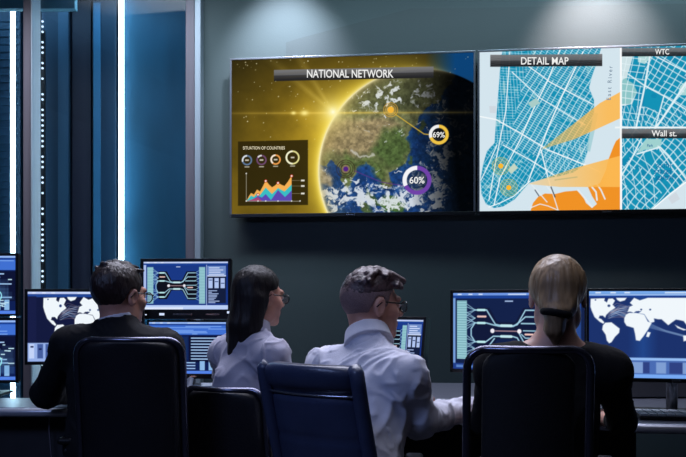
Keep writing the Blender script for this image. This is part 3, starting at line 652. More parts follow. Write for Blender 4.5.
mon(140.2, 3.72, 258.6, 319, 'monitor with a branching network drawing, upper one of the stacked pair', 4, .402, paint_graph_full, 260, bz=.014, chin=.042, lights=True, stand='pole')
mon(147, 3.74, 320.2, 378.5, 'monitor with blue data rows, lower one of the stacked pair beside the woman', 4, .41, paint_dash(3), 220, bz=.008, chin=.022, stand='none')
mon(-78, 3.55, 252.6, 316.4, 'upper of two blue dashboard monitors cut by the left edge', -4, .392, paint_dash(8), 240, stand='pole', chin=.010)
mon(-78, 3.55, 317.6, 383.5, 'lower of two blue dashboard monitors cut by the left edge', -4, .392, paint_dash(11), 240, stand='none', chin=.012)
mon(358, 3.42, 315.5, 370, 'small monitor with white data blocks, behind the face of the man in glasses', 34, .292, paint_graph_full, 220, back=rad(9))
mon(450, 3.40, 290.0, 372.0, 'monitor with a cyan network drawing, partly behind the blonde woman', 30, .545, paint_graph_part, 300)
mon(586.5, 3.02, 288.6, 381, 'monitor with a world map, right of the blonde woman', 13, .60, paint_map_screen, 340, bz=.009)
# ------------------------------------------------------------------ desks and small things
DZ = .75
def slab(outline, z0, z1, name, m, parent, **k): return MB().prism(outline, z0, z1).build(name, m, parent, **k)
t = empty('desk', (.3, 3.4, 0), 'long dark console desk with a pale rounded front edge, under all the monitors', 'desk')
FE = [(-2.1,3.24),(-1.1,3.24),(-.2,3.22),(.5,3.12),(1.0,2.84),(2.2,2.70)]
BE = [(2.2,4.0),(1.4,4.15),(-.2,4.25),(-1.12,4.2),(-1.12,3.56),(-2.1,3.56)]
slab(FE+BE, DZ-.03, DZ, 'worktop', M['desk'], t, bevel=.003)
b = MB(); b.tube([(x, y-.004, DZ-.0185) for x, y in FE], .017, 12); b.build('front_edge', M['desk_edge'], t, smooth=True)
b = MB(); b.box((-1.545, 3.33, .355), (1.07, .02, .70)); b.build('front_panel', M['desk_dark'], t, bevel=.003)
b = MB(); b.box((.12, 3.98, .36), (2.5, .02, .70)); b.build('modesty_panel', M['desk_dark'], t, bevel=.003)
for x, y in ((-2.0,3.45),(-1.05,4.05),(-.2,4.1),(.9,4.0),(2.1,3.9),(2.1,2.85),(.25,3.9)):
    b = MB(); b.box((x, y, .36), (.05, .05, .718)); b.box((x, y, .005), (.09, .09, .01)); b.build('leg', M['desk_dark'], t, bevel=.003)
b = MB(); p0 = W(40.5, 428, 3.2)
t2 = empty('cable', (-1.12, 3.3, .715), 'thin pale cable hanging below the desk edge at the left', 'cable')
MB().tube([(-1.138,3.29,.7195),(-1.136,3.285,.66),(-1.125,3.29,.5),(-1.11,3.3,.3),(-1.1,3.34,.02)], .0025, 8).build('lead', M['alu_mauve'], t2)
def keyboard(x, y, rz, label):
    t = empty('keyboard', (x, y, DZ), label, 'keyboard', rz)
    MB().box((0,0,.009), (.44,.15,.014)).build('case', M['bezel'], t, local=True, bevel=.004)
    b = MB()
    for r in range(5):
        for c in range(15): b.box((-.203+c*.029, -.056+r*.028, .019), (.024,.022,.006))
    b.build('keys', M['keys'], t, local=True); return t
keyboard(.40, 3.265, rad(-14), 'keyboard with pale keys on the desk before the man in glasses')
keyboard(-.83, 3.50, 0, 'keyboard on the desk before the man in the dark suit')
keyboard(1.24, 2.935, rad(-9), 'keyboard on the desk below the right world map monitor')
def phone(x, y, rz, label):
    t = empty('desk_phone', (x, y, DZ), label, 'phone', rz)
    b = MB(); b.add([(-.08,-.09,0),(.08,-.09,0),(.08,.09,0),(-.08,.09,0),(-.08,-.09,.02),(.08,-.09,.02),(.08,.09,.06),(-.08,.09,.06)], [(0,1,2,3),(4,5,6,7),(0,1,5,4),(1,2,6,5),(2,3,7,6),(3,0,4,7)])
    b.build('phone_body', M['bezel'], t, local=True, bevel=.004)
    b = MB(); b.tube([(-.055,-.08,.035),(-.055,-.06,.05),(-.055,.05,.078),(-.055,.08,.068)], [.018,.012,.012,.018], 12); b.build('handset', M['bezel_metal'], t, local=True, smooth=True)
    b = MB(); R = Matrix.Rotation(rad(12.5), 3, 'X')
    b.box((.03,.055,.055), (.08,.04,.004), R); b.build('phone_screen', M['keys'], t, local=True)
    b = MB()
    for i in range(3):
        for j in range(4): b.box((.008+i*.024,-.065+j*.024,.0275+j*.0053), (.016,.014,.005), R)
    b.build('phone_keys', M['white'], t, local=True); return t
phone(-.575, 3.50, rad(8), 'black desk phone with pale keys between the first chair and the woman')
def glass_tray(x, y):
    t = empty('document_stand', (x, y, DZ), 'low pale board leaning behind the monitor stand at the right edge', 'stand')
    b = MB(); b.box((0,0,.07), (.5,.008,.13), Matrix.Rotation(rad(-14), 3, 'X')); b.build('board', M['bezel_metal'], t, local=True, bevel=.002)
    b = MB(); b.box((0,.03,.006), (.45,.07,.01)); b.build('board_foot', M['bezel'], t, local=True); return t
glass_tray(1.42, 3.55)
# ------------------------------------------------------------------ chairs
def back_shape(w, h, r, z0, bend, lean, th, nx=14, nz=22, wtop=1.0, bulge=None):
    """a curved padded slab: rounded top corners; returns verts/faces; local, sitter faces +Y"""
    def P(u, v, s):
        # u -1..1, v 0..1
        zz = v*h; c = max(0, zz-(h-r)); c2 = max(0, r-zz)
        hw = w/2*(1+(wtop-1)*v); cut = r-math.sqrt(max(0, r*r-c*c)) if c > 0 else (r-math.sqrt(max(0, r*r-c2*c2)) if c2 > 0 else 0)
        x = u*(hw-cut*.98); y = -bend*(1-(u)**2) + s*th/2*(1-.6*abs(u)**6)
        if bulge: y += s*bulge(u, v)
        y -= zz*math.tan(lean)
        return Vector((x, y, z0+zz))
    vsx = [-1+2*i/nx for i in range(nx+1)]
    vz = [.5-.5*math.cos(math.pi*j/nz) for j in range(nz+1)]
    vs = []; fs = []
    for s in (1, -1):
        for v in vz:
            for u in vsx: vs.append(P(u, v, s))
    n1 = nx+1; K = n1*(nz+1)
    for s in (0, 1):
        for j in range(nz):
            for i in range(nx):
                a = s*K+j*n1+i; fs.append((a, a+1, a+n1+1, a+n1))
    for j in range(nz):
        for i in (0, nx): a = j*n1+i; fs.append((a, a+n1, K+a+n1, K+a))
    for i in range(nx):
        for j in (0, nz): a = j*n1+i; fs.append((a, a+1, K+a+1, K+a))
    def path(inset=0, y=0):
        pts = []
        for v in vz: q = P(-1, v, 0); pts.append(q+Vector((inset, y, 0)))
        for u in vsx[1:-1]: q = P(u, 1, 0); pts.append(q+Vector((0, y, -inset)))
        for v in vz[::-1]: q = P(1, v, 0); pts.append(q+Vector((-inset, y, 0)))
        return pts
    return vs, fs, path
def base_parts(t, m=None):
    m = m or M['chairblk']
    for k in range(5):
        a = 2*math.pi*k/5+.3; c, s = math.cos(a), math.sin(a)
        lg = MB().tube([(0,0,.11),(c*.12,s*.12,.105),(c*.28,s*.28,.075)], [.026,.022,.014], 10).build('base_leg', m, t, local=True, smooth=True)
        b = MB(); R = Matrix.Rotation(a, 3, 'Z') @ Matrix.Rotation(rad(90), 3, 'X')
        for q in (-.012, .012): b.lathe([(.024,-.008),(.027,0),(.024,.008)], (c*.28-s*q, s*.28+c*q, .027), 14, R)
        b.tube([(c*.28,s*.28,.03),(c*.28,s*.28,.075)], .008, 8)
        b.build('caster', M['chairblk'], t, local=True, smooth=False)
    b = MB(); b.lathe([(.034,.09),(.034,.2),(.022,.21),(.022,.38),(.05,.385),(.05,.40)], (0,0,0), 18); b.build('gas_column', m, t, local=True, smooth=False)
def chair(label, x, y, yaw, top, w, kind, lean=8, z0=.56, bend=.035):
    t = empty('office_chair', (x, y, 0), label, 'chair', yaw)
    base_parts(t, M['chrome'] if kind == 'leather' else None)
    lea = M['leather'] if kind == 'leather' else M['leather_blk']
    b = MB(); b.prism([(-.24,-.20),(-.2,-.23),(.2,-.23),(.24,-.20),(.25,.19),(.2,.24),(-.2,.24),(-.25,.19)], .40, .475)
    s = b.build('seat', lea, t, local=True, bevel=.02, seg=3)
    MB().box((0,-.02,.39), (.26,.26,.02)).build('seat_plate', M['chairblk'], t, local=True)
    yb = -.215; h = top-z0; r = .05
    def off(vs): return [v+Vector((0, yb, 0)) for v in vs]
    if kind == 'leather':
        def bulge(u, v):
            q = 0
            if v > .86: q += .016*math.sqrt(max(0, 1-((v-.93)/.07)**2))
            for c in (.30, .58): q -= .006*math.exp(-((v-c)/.012)**2)
            q -= .010*math.exp(-((v-.83)/.018)**2)
            return q+.004
        vs, fs, path = back_shape(w, h, .03, z0, bend, rad(lean), .036, nz=64, bulge=bulge, nx=16)
        bk = MB().add(off(vs), fs).build('backrest', lea, t, local=True, smooth=True)
        pp = off(path(.004, -.016))
        vs2, _, path2 = back_shape(w+.002, h*.835, .001, z0, bend, rad(lean), .036, nz=8)
        sp = []
        for i in range(17):
            u = -1+i/8; zz = h*.83; sp.append(Vector((u*w/2*.985, yb-bend*(1-u*u)-zz*math.tan(rad(lean))-.019, z0+zz)))
        MB().tube(sp, .0035, 8).build('seam_piping', M['chrome'], bk, local=True, smooth=True)['label'] = 'shiny seam piping'
        for s_ in (-1, 1):                                 # flat side rails that carry the leather
            pts = []
            for j in range(15):
                v = j/14; zz = v*h*1.0; pts.append(Vector((s_*(w/2+.012), yb-zz*math.tan(rad(lean))-.010+(.03*(1-v)**2), z0-.02+zz)))
            pts = [Vector((s_*(w/2+.012), .06, .385)), Vector((s_*(w/2+.012), -.10, .39)), Vector((s_*(w/2+.012), -.17, .44))]+pts
            pts.append(pts[-1]+Vector((-s_*.012, .006, .012)))
            b = MB(); b.tube(pts, .021, 10, flat=.45 if False else None)
            b.build('side_rail', M['leather'], t, local=True, smooth=True)
            MB().lathe([(.012,0),(.012,.006),(.006,.009)], (s_*(w/2+.012), yb-.07, z0+.08), 12, Matrix.Rotation(rad(90), 3, 'X')).build('bolt', M['chrome'], t, local=True)
    else:
        vs, fs, path = back_shape(w, h, r, z0, bend, rad(lean), .022, nz=26)
        pth = off(path(0)); 
        vs, fs, _ = back_shape(w-(.078 if kind == 'mesh' else .022), h-.012, r*.9, z0+.006, bend, rad(lean), .016 if kind == 'mesh' else .04, nz=26)
        MB().add(off(vs), fs).build('backrest', M['mesh_fab'] if kind == 'mesh' else lea, t, local=True, smooth=True)
        MB().tube(pth, .011, 10).build('back_frame', M['frame_gloss'], t, local=True, smooth=True)
        b = MB(); q = Vector((0, yb-.02, 0))
        b.tube([(0,-.05,.385),(0,-.20,.39),(0,yb-.07,.46),(0,yb-bend-.05-.12*math.tan(rad(lean)),z0+.04)], [.026,.026,.024,.018], 10); b.build('back_support', M['chairblk'], t, local=True, smooth=True)
    for s_ in (-1, 1):
        x_ = s_*.285; 
        pts = [(s_*.2,.02,.385),(s_*.26,.02,.39),(x_,.02,.42),(x_,-.01,.60),(x_,-.06,.645),(x_,.0,.66),(x_,.13,.66),(x_,.19,.645)]
        a = MB().tube(pts, .012, 10).build('armrest', M['chrome'] if kind == 'leather' else M['chairblk'], t, local=True, smooth=True)
        b = MB(); b.box((x_,.05,.678), (.055,.25,.024)); b.build('arm_pad', M['chairblk'], a, local=True, bevel=.01, seg=3)
    return t
M['frame_gloss'] = mat('glossy_black_frame', (96,96,112), .25, .9)
chair('black office chair directly behind the man in the dark suit', -.660, 2.95, rad(-3), 1.034, .340, 'pad', lean=7)
chair('low black office chair behind the dark haired woman', -.305, 3.10, rad(-22), .86, .31, 'pad', lean=8, z0=.5)
chair('dark blue leather office chair behind the man in the white shirt', .112, 2.60, rad(-38), .985, .31, 'leather', lean=13, z0=.5)
chair('black office chair with woven back behind the blonde woman', .492, 2.43, rad(-4), 1.034, .312, 'mesh', lean=6)
# ------------------------------------------------------------------ people: smooth distance fields turned into one surface
class Field:
    def __init__(s, lo, hi, h):
        s.lo = np.array(lo, float); s.h = h; s.n = np.ceil((np.array(hi)-s.lo)/h).astype(int)+1
        s.ax = [s.lo[i]+h*np.arange(s.n[i]) for i in range(3)]; s.f = np.full(s.n, .2, np.float32)
    def reg(s, lo, hi, pad):
        sl = []
        for i in range(3):
            a = int(max(0, math.floor((lo[i]-pad-s.lo[i])/s.h))); b = int(min(s.n[i], math.ceil((hi[i]+pad-s.lo[i])/s.h)+1))
            if b <= a: return None, None
            sl.append(slice(a, b))
        g = np.meshgrid(*[s.ax[i][sl[i]] for i in range(3)], indexing='ij', sparse=True)
        return tuple(sl), g
    def comb(s, sl, d, k, op):
        a = s.f[sl]
        if op == 'sub': a = -a
        if k > 0:
            hh = np.maximum(k-np.abs(a-d), 0)/k; r = np.minimum(a, d)-hh*hh*k*.25
        else: r = np.minimum(a, d)
        s.f[sl] = -r if op == 'sub' else r
    def cone(s, a, b, r1, r2, k=.02, op='add', flatend=False):
        a = np.array(a, float); b = np.array(b, float); R = max(r1, r2)
        sl, g = s.reg(np.minimum(a, b)-R, np.maximum(a, b)+R, k+.03)
        both = flatend == 2
        if sl is None: return
        e = b-a; x = [g[i]-a[i] for i in range(3)]; t0 = (x[0]*e[0]+x[1]*e[1]+x[2]*e[2])/(e@e); t = np.clip(t0, 0, 1)
        d = np.sqrt((x[0]-t*e[0])**2+(x[1]-t*e[1])**2+(x[2]-t*e[2])**2)-(r1+(r2-r1)*t)
        if flatend: d = np.maximum(d, (t0-1)*math.sqrt(e@e))
        if both: d = np.maximum(d, -t0*math.sqrt(e@e))
        s.comb(sl, d.astype(np.float32), k, op)
    def ell(s, c, r, k=.02, R=None, op='add'):
        c = np.array(c, float); m = max(r); sl, g = s.reg(c-m, c+m, k+.03)
        if sl is None: return
        x = [g[i]-c[i] for i in range(3)]
        if R is not None:
            R = np.array(R); x = [sum(R[j][i]*x[j] for j in range(3)) for i in range(3)]
        k0 = np.sqrt(sum((x[i]/r[i])**2 for i in range(3))); k1 = np.sqrt(sum((x[i]/r[i]**2)**2 for i in range(3)))+1e-9
        s.comb(sl, (k0*(k0-1)/k1).astype(np.float32), k, op)
    def func(s, lo, hi, fn, k=0, op='add', pad=.02):
        sl, g = s.reg(np.array(lo), np.array(hi), pad)
        if sl is None: return
        d = fn(*np.broadcast_arrays(*g)); s.comb(sl, d.astype(np.float32), k, op)
    def mesh(s):
        f = s.f; neg = f < 0; nx, ny, nz = f.shape
        cnt = np.zeros((nx-1, ny-1, nz-1), np.int8)
        for i in (0,1):
            for j in (0,1):
                for k in (0,1): cnt += neg[i:nx-1+i, j:ny-1+j, k:nz-1+k]
        act = (cnt > 0)&(cnt < 8); ids = np.argwhere(act); idx = np.full(act.shape, -1, np.int64); idx[act] = np.arange(len(ids))
        P = np.zeros((len(ids), 3)); Nn = np.zeros(len(ids)); I, J, K = ids.T
        for ax in range(3):
            o = [q for q in range(3) if q != ax]
            for a in (0,1):
                for b in (0,1):
                    c0 = [I, J, K]; off = [0,0,0]; off[o[0]] = a; off[o[1]] = b
                    f0 = f[I+off[0], J+off[1], K+off[2]]; off2 = off[:]; off2[ax] = 1
                    f1 = f[I+off2[0], J+off2[1], K+off2[2]]; x = (f0 < 0) != (f1 < 0)
                    t = np.where(x, f0/np.where(x, f0-f1, 1), 0)
                    for q in range(3): P[:, q] += np.where(x, off[q]+(t if q == ax else 0), 0)
                    Nn += x
        V = (ids+P/Nn[:, None])*s.h+s.lo; quads = []
        for ax in range(3):
            o = [(1,2),(2,0),(0,1)][ax]; sl0 = [slice(None)]*3; sl1 = [slice(None)]*3; sl0[ax] = slice(0,-1); sl1[ax] = slice(1,None)
            a = neg[tuple(sl0)]; b = neg[tuple(sl1)]; e = np.argwhere(a != b)
            ok = (e[:,o[0]] > 0)&(e[:,o[1]] > 0)&(e[:,o[0]] < idx.shape[o[0]])&(e[:,o[1]] < idx.shape[o[1]])&(e[:,ax] < idx.shape[ax]); e = e[ok]
            fl = a[tuple(e.T)]; c = []
            for d0, d1 in ((-1,-1),(0,-1),(0,0),(-1,0)):
                q = e.copy(); q[:,o[0]] += d0; q[:,o[1]] += d1; c.append(idx[tuple(q.T)])
            c = np.stack(c, 1); c[~fl] = c[~fl][:, ::-1]; quads.append(c)
        return V, np.concatenate(quads)
def mesh_obj(name, V, Q, m, parent, disp=None):
    me = bpy.data.meshes.new(name)
    me.vertices.add(len(V)); me.vertices.foreach_set('co', V.ravel()); me.loops.add(Q.size); me.loops.foreach_set('vertex_index', Q.ravel().astype(np.int32))
    me.polygons.add(len(Q)); me.polygons.foreach_set('loop_start', np.arange(0, Q.size, 4, dtype=np.int32)); me.update(calc_edges=True); me.validate()
    if disp:
        nr = np.zeros(len(V)*3); me.vertices.foreach_get('normal', nr); nr = nr.reshape(-1, 3)
        V = V+nr*disp(V, nr)[:, None]; me.vertices.foreach_set('co', V.ravel())
    root = parent
    if root is not None:
        while root.parent: root = root.parent
        off = np.array(root.location); V2 = V-off; me.vertices.foreach_set('co', V2.ravel())
    me.polygons.foreach_set('use_smooth', [True]*len(me.polygons)); me.materials.append(m); me.update()
    o = bpy.data.objects.new(name, me); C.objects.link(o)
    if parent is not None: o.parent = parent
    return o
def n3(V, sc, seed=0): 
    off = Vector((seed*13.7, seed*5.1, seed*9.3))
    return np.array([mnoise.noise(Vector((v[0]*sc[0], v[1]*sc[1], v[2]*sc[2]))+off) for v in V])
def v_(a): return np.array(a, float)
def person(label, yaw, pelvis, chest, neck, head, hyaw, hpitch, sh, el, wr, hand_dirs, fem=False, hs=1.0, skin='skin', top='suit', topname='jacket',
           sleeve=1.0, hair=None, glasses=True, wrinkle=.002, tw=1.0, seed=1, asc=1.0, collar=None, palm_n=(0,0,-1), extra=None, hroll=0, nudge=None):
    cy, sy = math.cos(yaw), math.sin(yaw)                 # yaw: clockwise turn seen from above
    fw = v_((sy, cy, 0)); rt = v_((cy, -sy, 0)); up = v_((0,0,1)); RT = np.stack([rt, fw, up], 1)
    pelvis, chest, neck, head = map(v_, (pelvis, chest, neck, head)); sh = [v_(q) for q in sh]; el = [v_(q) for q in el]; wr = [v_(q) for q in wr]
    Hm = np.array(Matrix.Rotation(-hyaw, 3, 'Z') @ Matrix.Rotation(-hpitch, 3, 'X') @ Matrix.Rotation(hroll, 3, 'Y'))
    H = lambda x, y, z: head+Hm @ v_((x, y, z))*hs
    knees = []; ank = []
    for s in (-1, 1):
        hp = pelvis+rt*s*.09; kn = pelvis+rt*s*.12+fw*.40; kn[2] = .535; an = kn+fw*.02; an[2] = .10; knees.append((hp, kn, an))
    waist = pelvis*.5+chest*.5+fw*-.01
    allp = np.array([pelvis, chest, neck, head]+sh+el+wr+[q for k in knees for q in k])
    lo = allp.min(0)-.2; hi = allp.max(0)+.2; lo[2] = -.01
    # ---- the body: one continuous surface
    B = Field(lo, hi, .0052)
    g = .93 if fem else 1.0; bw = min(1, tw)
    B.ell(pelvis, (.150*bw,.11,.10), .05, RT); B.ell(waist, (.125*g*bw,.09,.13), .06, RT); B.ell(chest, (.140*g*bw,.098,.135), .06, RT)
    B.cone(sh[0], sh[1], .05*g, .05*g, .05)
    B.cone(neck+up*-.02-fw*.005, H(0,-.022,-.055), .057*g, .052*g, .03)
    for s in (0, 1):
        B.cone(neck-up*.01, sh[s], .045, .042, .04)
        B.cone(sh[s], el[s], .047*g, .037*g, .03); B.cone(el[s], wr[s], .037*g, .024*g, .02)
        hp, kn, an = knees[s]; B.cone(hp, kn, .078, .054, .05); B.cone(kn, an, .052, .036, .02); B.cone(an-up*.03, an+fw*.15-up*.065, .036, .024, .02)
        # hand
        f = v_(hand_dirs[s]); f = f/np.linalg.norm(f); n = v_(palm_n); n = n-f*(n@f); n /= np.linalg.norm(n); sd = np.cross(f, n); sgn = -1 if s == 0 else 1
        if sd @ rt * sgn < 0: sd = -sd                     # sd points to the little finger side
        for q in (-.024, -.008, .008, .022): B.cone(wr[s]+f*.012+sd*q*.55, wr[s]+f*.085+sd*q*1.25, .0125, .0115, .012)
        for q, L in ((-.030,.078),(-.010,.088),(.010,.082),(.028,.062)):
            p0 = wr[s]+f*.086+sd*q; a = p0
            for w_, l_, ang in ((.0092,.45,18),(.0084,.32,42),(.0074,.23,60)):
                dv = f*math.cos(rad(ang))+n*math.sin(rad(ang)); b_ = a+dv*L*l_; B.cone(a, b_, w_, w_*.95, .004); a = b_
        a = wr[s]+f*.022-sd*.022+n*.006; b1 = a+f*.034-sd*.026+n*.008; b2 = b1+f*.028-sd*.006+n*.006
        B.cone(a, b1, .0135, .0105, .01); B.cone(b1, b2, .0102, .0085, .004)
    e = lambda c, r, k=.02, op='add': B.ell(H(*c), tuple(q*hs for q in r), k, Hm, op)
    e((0,-.015,.025), (.074,.092,.087), .03); e((0,.033,-.035), (.058,.056,.076), .03); e((0,.044,-.078), (.044,.044,.032), .025); e((0,.08,-.098), (.018,.015,.014), .02)
    for s in (-1, 1):
        e((s*.042,.056,-.028), (.024,.024,.022), .02); e((s*.052,.012,-.07), (.016,.03,.03), .02)
    B.cone(H(-.035,.080,.020), H(.035,.080,.020), .011, .011, .014)
    for s in (-1, 1): B.ell(H(s*.031,.097,.0), (.016,.012,.012), .012, Hm, 'sub'); B.ell(H(s*.031,.077,0), (.0135,.0125,.012), .004, Hm)
    B.cone(H(0,.088,.012), H(0,.110,-.026), .008, .0115, .010); 
    for s in (-1, 1): e((s*.012,.099,-.031), (.0085,.009,.008), .006)
    B.cone(H(-.019,.086,-.056), H(.019,.086,-.056), .0065, .0065, .006); B.cone(H(-.016,.086,-.067), H(.016,.086,-.067), .007, .007, .006)
    B.cone(H(-.02,.098,-.0615), H(.02,.098,-.0615), .003, .003, .004, 'sub')
    for s in (-1, 1):
        Re = Hm @ np.array(Matrix.Rotation(s*rad(-18), 3, 'Z') @ Matrix.Rotation(rad(-10), 3, 'X'))
        B.ell(H(s*.078,-.006,-.012), (.0085,.019,.033), .006, Re); B.ell(H(s*.086,-.001,-.010), (.006,.010,.019), .004, Re, 'sub')
    V, Q = B.mesh(); body = mesh_obj('person', V, Q, M[skin], None)
    # origin at the feet of the seat: shift mesh so that the object sits at its base
    off = np.array([pelvis[0], pelvis[1], 0.]); me = body.data; co = np.zeros(len(V)*3); me.vertices.foreach_get('co', co); co = co.reshape(-1, 3)-off; me.vertices.foreach_set('co', co.ravel()); me.update()
    body.location = off; ROOTM[body.name] = Matrix.Translation(Vector(off)); tag(body, label, 'person')
    # ---- upper garment
    G = Field(lo, hi, .0062); t_ = .012
    G.ell(pelvis+up*.05, (.162*tw,.12,.11), .05, RT); G.ell(waist, (.148*g*tw,.108,.15), .06, RT); G.ell(chest, (.160*g*tw,.116,.15), .06, RT)
    G.cone(sh[0], sh[1], .062*g, .062*g, .05)
    nk = neck+up*.012
    for s in (0, 1):
        G.cone(neck-up*.012, sh[s], .05, .055, .05)
        w2 = el[s]+(wr[s]-el[s])*sleeve
        G.cone(sh[s], el[s], .060*g, .051*g*asc, .03); G.cone(el[s], w2, .051*g*asc, .036*g, .02, flatend=True)
    if collar != 'scoop': G.cone(neck-up*.02, neck+(H(0,-.022,-.055)-neck)*(.6 if collar == 'white' else .2), (.072 if collar == 'white' else .064)*g, (.0685 if collar == 'white' else .062)*g, .02, flatend=True)
    else:
        c_ = neck+up*.055-fw*.02; G.ell(c_, (.125,.13,.07), .02, RT, 'sub')
    nsum = seed
    def disp(Vv, nr):
        wx = n3(Vv, (6, 6, 6), seed+7)*.07; W_ = Vv+np.stack([wx, -wx, wx*.8], 1)
        a = n3(W_, (11, 11, 5), seed); b2 = n3(W_, (24, 24, 14), seed+3); c2 = n3(W_, (16, 16, 16), seed+5)
        fold = np.clip(1-np.abs(a)*3.2, 0, 1)**2; f2 = np.clip(1-np.abs(b2)*3, 0, 1)**2
        return wrinkle*(fold*1.6+f2*.9*np.clip(c2*6+1, 0, 1)+c2*.5)-wrinkle*.4
    V, Q = G.mesh(); gar = mesh_obj(topname, V, Q, M[top], body, disp)
    # ---- trousers, shoes
    T = Field(lo, hi, .010); T.ell(pelvis-up*.01, (.168,.122,.105), .05, RT)
    for hp, kn, an in knees: T.cone(hp, kn, .092, .068, .05); T.cone(kn, an, .066, .056, .03, flatend=True)
    V, Q = T.mesh(); mesh_obj('trousers', V, Q, M['trousers'], body)
    for hp, kn, an in knees:
        S = Field(an-.25, an+.25, .007); S.cone(an-up*.045, an+fw*.05-up*.05, .046, .044, .02); S.cone(an-up*.055, an+fw*.165-up*.068, .042, .032, .03)
        S.func(an-.3, an+.3, lambda x, y, z: z-.004+0*x, 0, 'sub'); V, Q = S.mesh(); mesh_obj('shoe', V, Q, M['shoe'], body)
    # ---- collar of a shirt under / on the garment
    if collar in ('shirt', 'white'):
        K = Field(neck-.13, neck+.18, .0042); d_ = H(0,-.022,-.055)-neck; a0 = neck+d_*.05-up*.005; a1 = neck+d_*(.70 if collar == 'white' else .58)
        K.cone(a0, a1, .070*g, .064*g, .0, flatend=True)
        if collar != 'white': K.cone(neck+d_*.56, neck+d_*.06, .0715*g, .083*g, .004, flatend=2)
        K.cone(a0, a1+d_*.3, .058*g, .0575*g, .0, 'sub')
        fr = neck+fw*.085
        K.ell(fr+up*.03, (.028,.05,.07), .004, RT, 'sub')
        V, Q = K.mesh(); mesh_obj('collar', V, Q, M['shirt'] if collar == 'white' else M[top], body)
    if collar == 'white':                                   # shirt cuffs
        for s in (0, 1):
            K = Field(wr[s]-.09, wr[s]+.09, .0045); dd = wr[s]-el[s]; dd /= np.linalg.norm(dd); K.cone(wr[s]-dd*.05, wr[s]+dd*.006, .034, .033, 0, flatend=True)
            V, Q = K.mesh(); mesh_obj('cuff', V, Q, M['shirt'], body)
    # ---- eyes, glasses
    for s in (-1, 1):
        c = H(s*.031,.0795,0); b = MB(); b.lathe([(.0005,.0122),(.004,.0115),(.0043,.0112)], tuple(c), 12, Matrix(Hm.tolist()) @ Matrix.Rotation(rad(-90), 3, 'X'), mi=1)
        b.lathe([(.0043,.0112),(.009,.0075),(.0115,.0),(.009,-.0075)], tuple(c), 12, Matrix(Hm.tolist()) @ Matrix.Rotation(rad(-90), 3, 'X')); b.build('eye', [M['eye'], M['iris']], body, smooth=True)
    if glasses:
        gl = MB()
        for s in (-1, 1):
            ring = [H(s*.033+.024*math.cos(a)*1.0, .108-abs(.024*math.cos(a)+0)*.15-.001, -.004+.018*math.sin(a)) for a in [2*math.pi*k/20 for k in range(20)]]
            gl.tube([Vector(q) for q in ring], .0022, 8, closed=True)
            gl.tube([Vector(H(s*.057,.104,.003)), Vector(H(s*.076,.09,.004)), Vector(H(s*.081,.0,.006)), Vector(H(s*.082,-.02,-.012))], .0022, 8)
        gl.tube([Vector(H(-.009,.108,.0)), Vector(H(0,.113,.004)), Vector(H(.009,.108,.0))], .002, 8)
        go = gl.build('glasses', M['specs'], body, smooth=True)
        b = MB()
        for s in (-1, 1):
            ring = [H(s*.033+.0235*math.cos(a), .1085-abs(.024*math.cos(a))*.15-.001, -.004+.0175*math.sin(a)) for a in [2*math.pi*k/20 for k in range(20)]]
            b.add(ring+[q+Hm @ v_((0,.0012,0)) for q in ring], [tuple(range(20)), tuple(range(20,40))]+[(i,(i+1)%20,20+(i+1)%20,20+i) for i in range(20)])
        b.build('lens', M['lens'], go)
    if hair: hair(body, head, Hm, hs)
    return body, H, RT
def hair_cap(F_, head, Hm, hs, c, r, line, extra=0):
    """cap of hair above a hairline curve z(y) in head space"""
    ys, zs = zip(*line)
    def fn(x, y, z):
        p = [(q-head[i])/hs for i, q in enumerate((x, y, z))]; l = [sum(Hm[j][i]*p[j] for j in range(3)) for i in range(3)]
        q = [(l[i]-c[i]) for i in range(3)]; k0 = np.sqrt(sum((q[i]/r[i])**2 for i in range(3))); k1 = np.sqrt(sum((q[i]/r[i]**2)**2 for i in range(3)))+1e-9
        return np.maximum(k0*(k0-1)/k1, np.interp(l[1], ys, zs)-l[2])*hs
    F_.func(head-.15, head+.15, fn)
def hlocal(Vv, head, Hm, hs): return (Vv-head) @ Hm/hs

# man in the dark suit
def hair1(body, head, Hm, hs):
    K = Field(head-.16, head+.16, .0036)
    hair_cap(K, head, Hm, hs, (0,-.017,.028), (.0825,.101,.0935), [(-.12,-.104),(-.07,-.100),(-.045,-.07),(-.03,-.005),(-.018,.022),(.01,.022),(.014,-.012),(.03,-.012),(.036,.03),(.06,.068),(.09,.085)])
    H = lambda x, y, z: head+Hm @ v_((x, y, z))*hs
    rng = np.random.RandomState(3)
    for k in range(26):
        a = rng.uniform(-1, 1); y = rng.uniform(-.075, .075); x = a*.05; z = .028+.0935*math.sqrt(max(.05, 1-(x/.0825)**2-((y+.017)/.101)**2))
        K.cone(H(x, y-.012, z-.004), H(x*1.15+rng.uniform(-.01,.01), y+.02, z-.004), .008, .005, .006)
    disp = lambda Vv, nr: .0016*n3(Vv, (55,55,22), 2)+.0012*n3(Vv, (130,130,60), 5)
    V, Q = K.mesh(); mesh_obj('hair', V, Q, M['hair_dk'], body, disp)
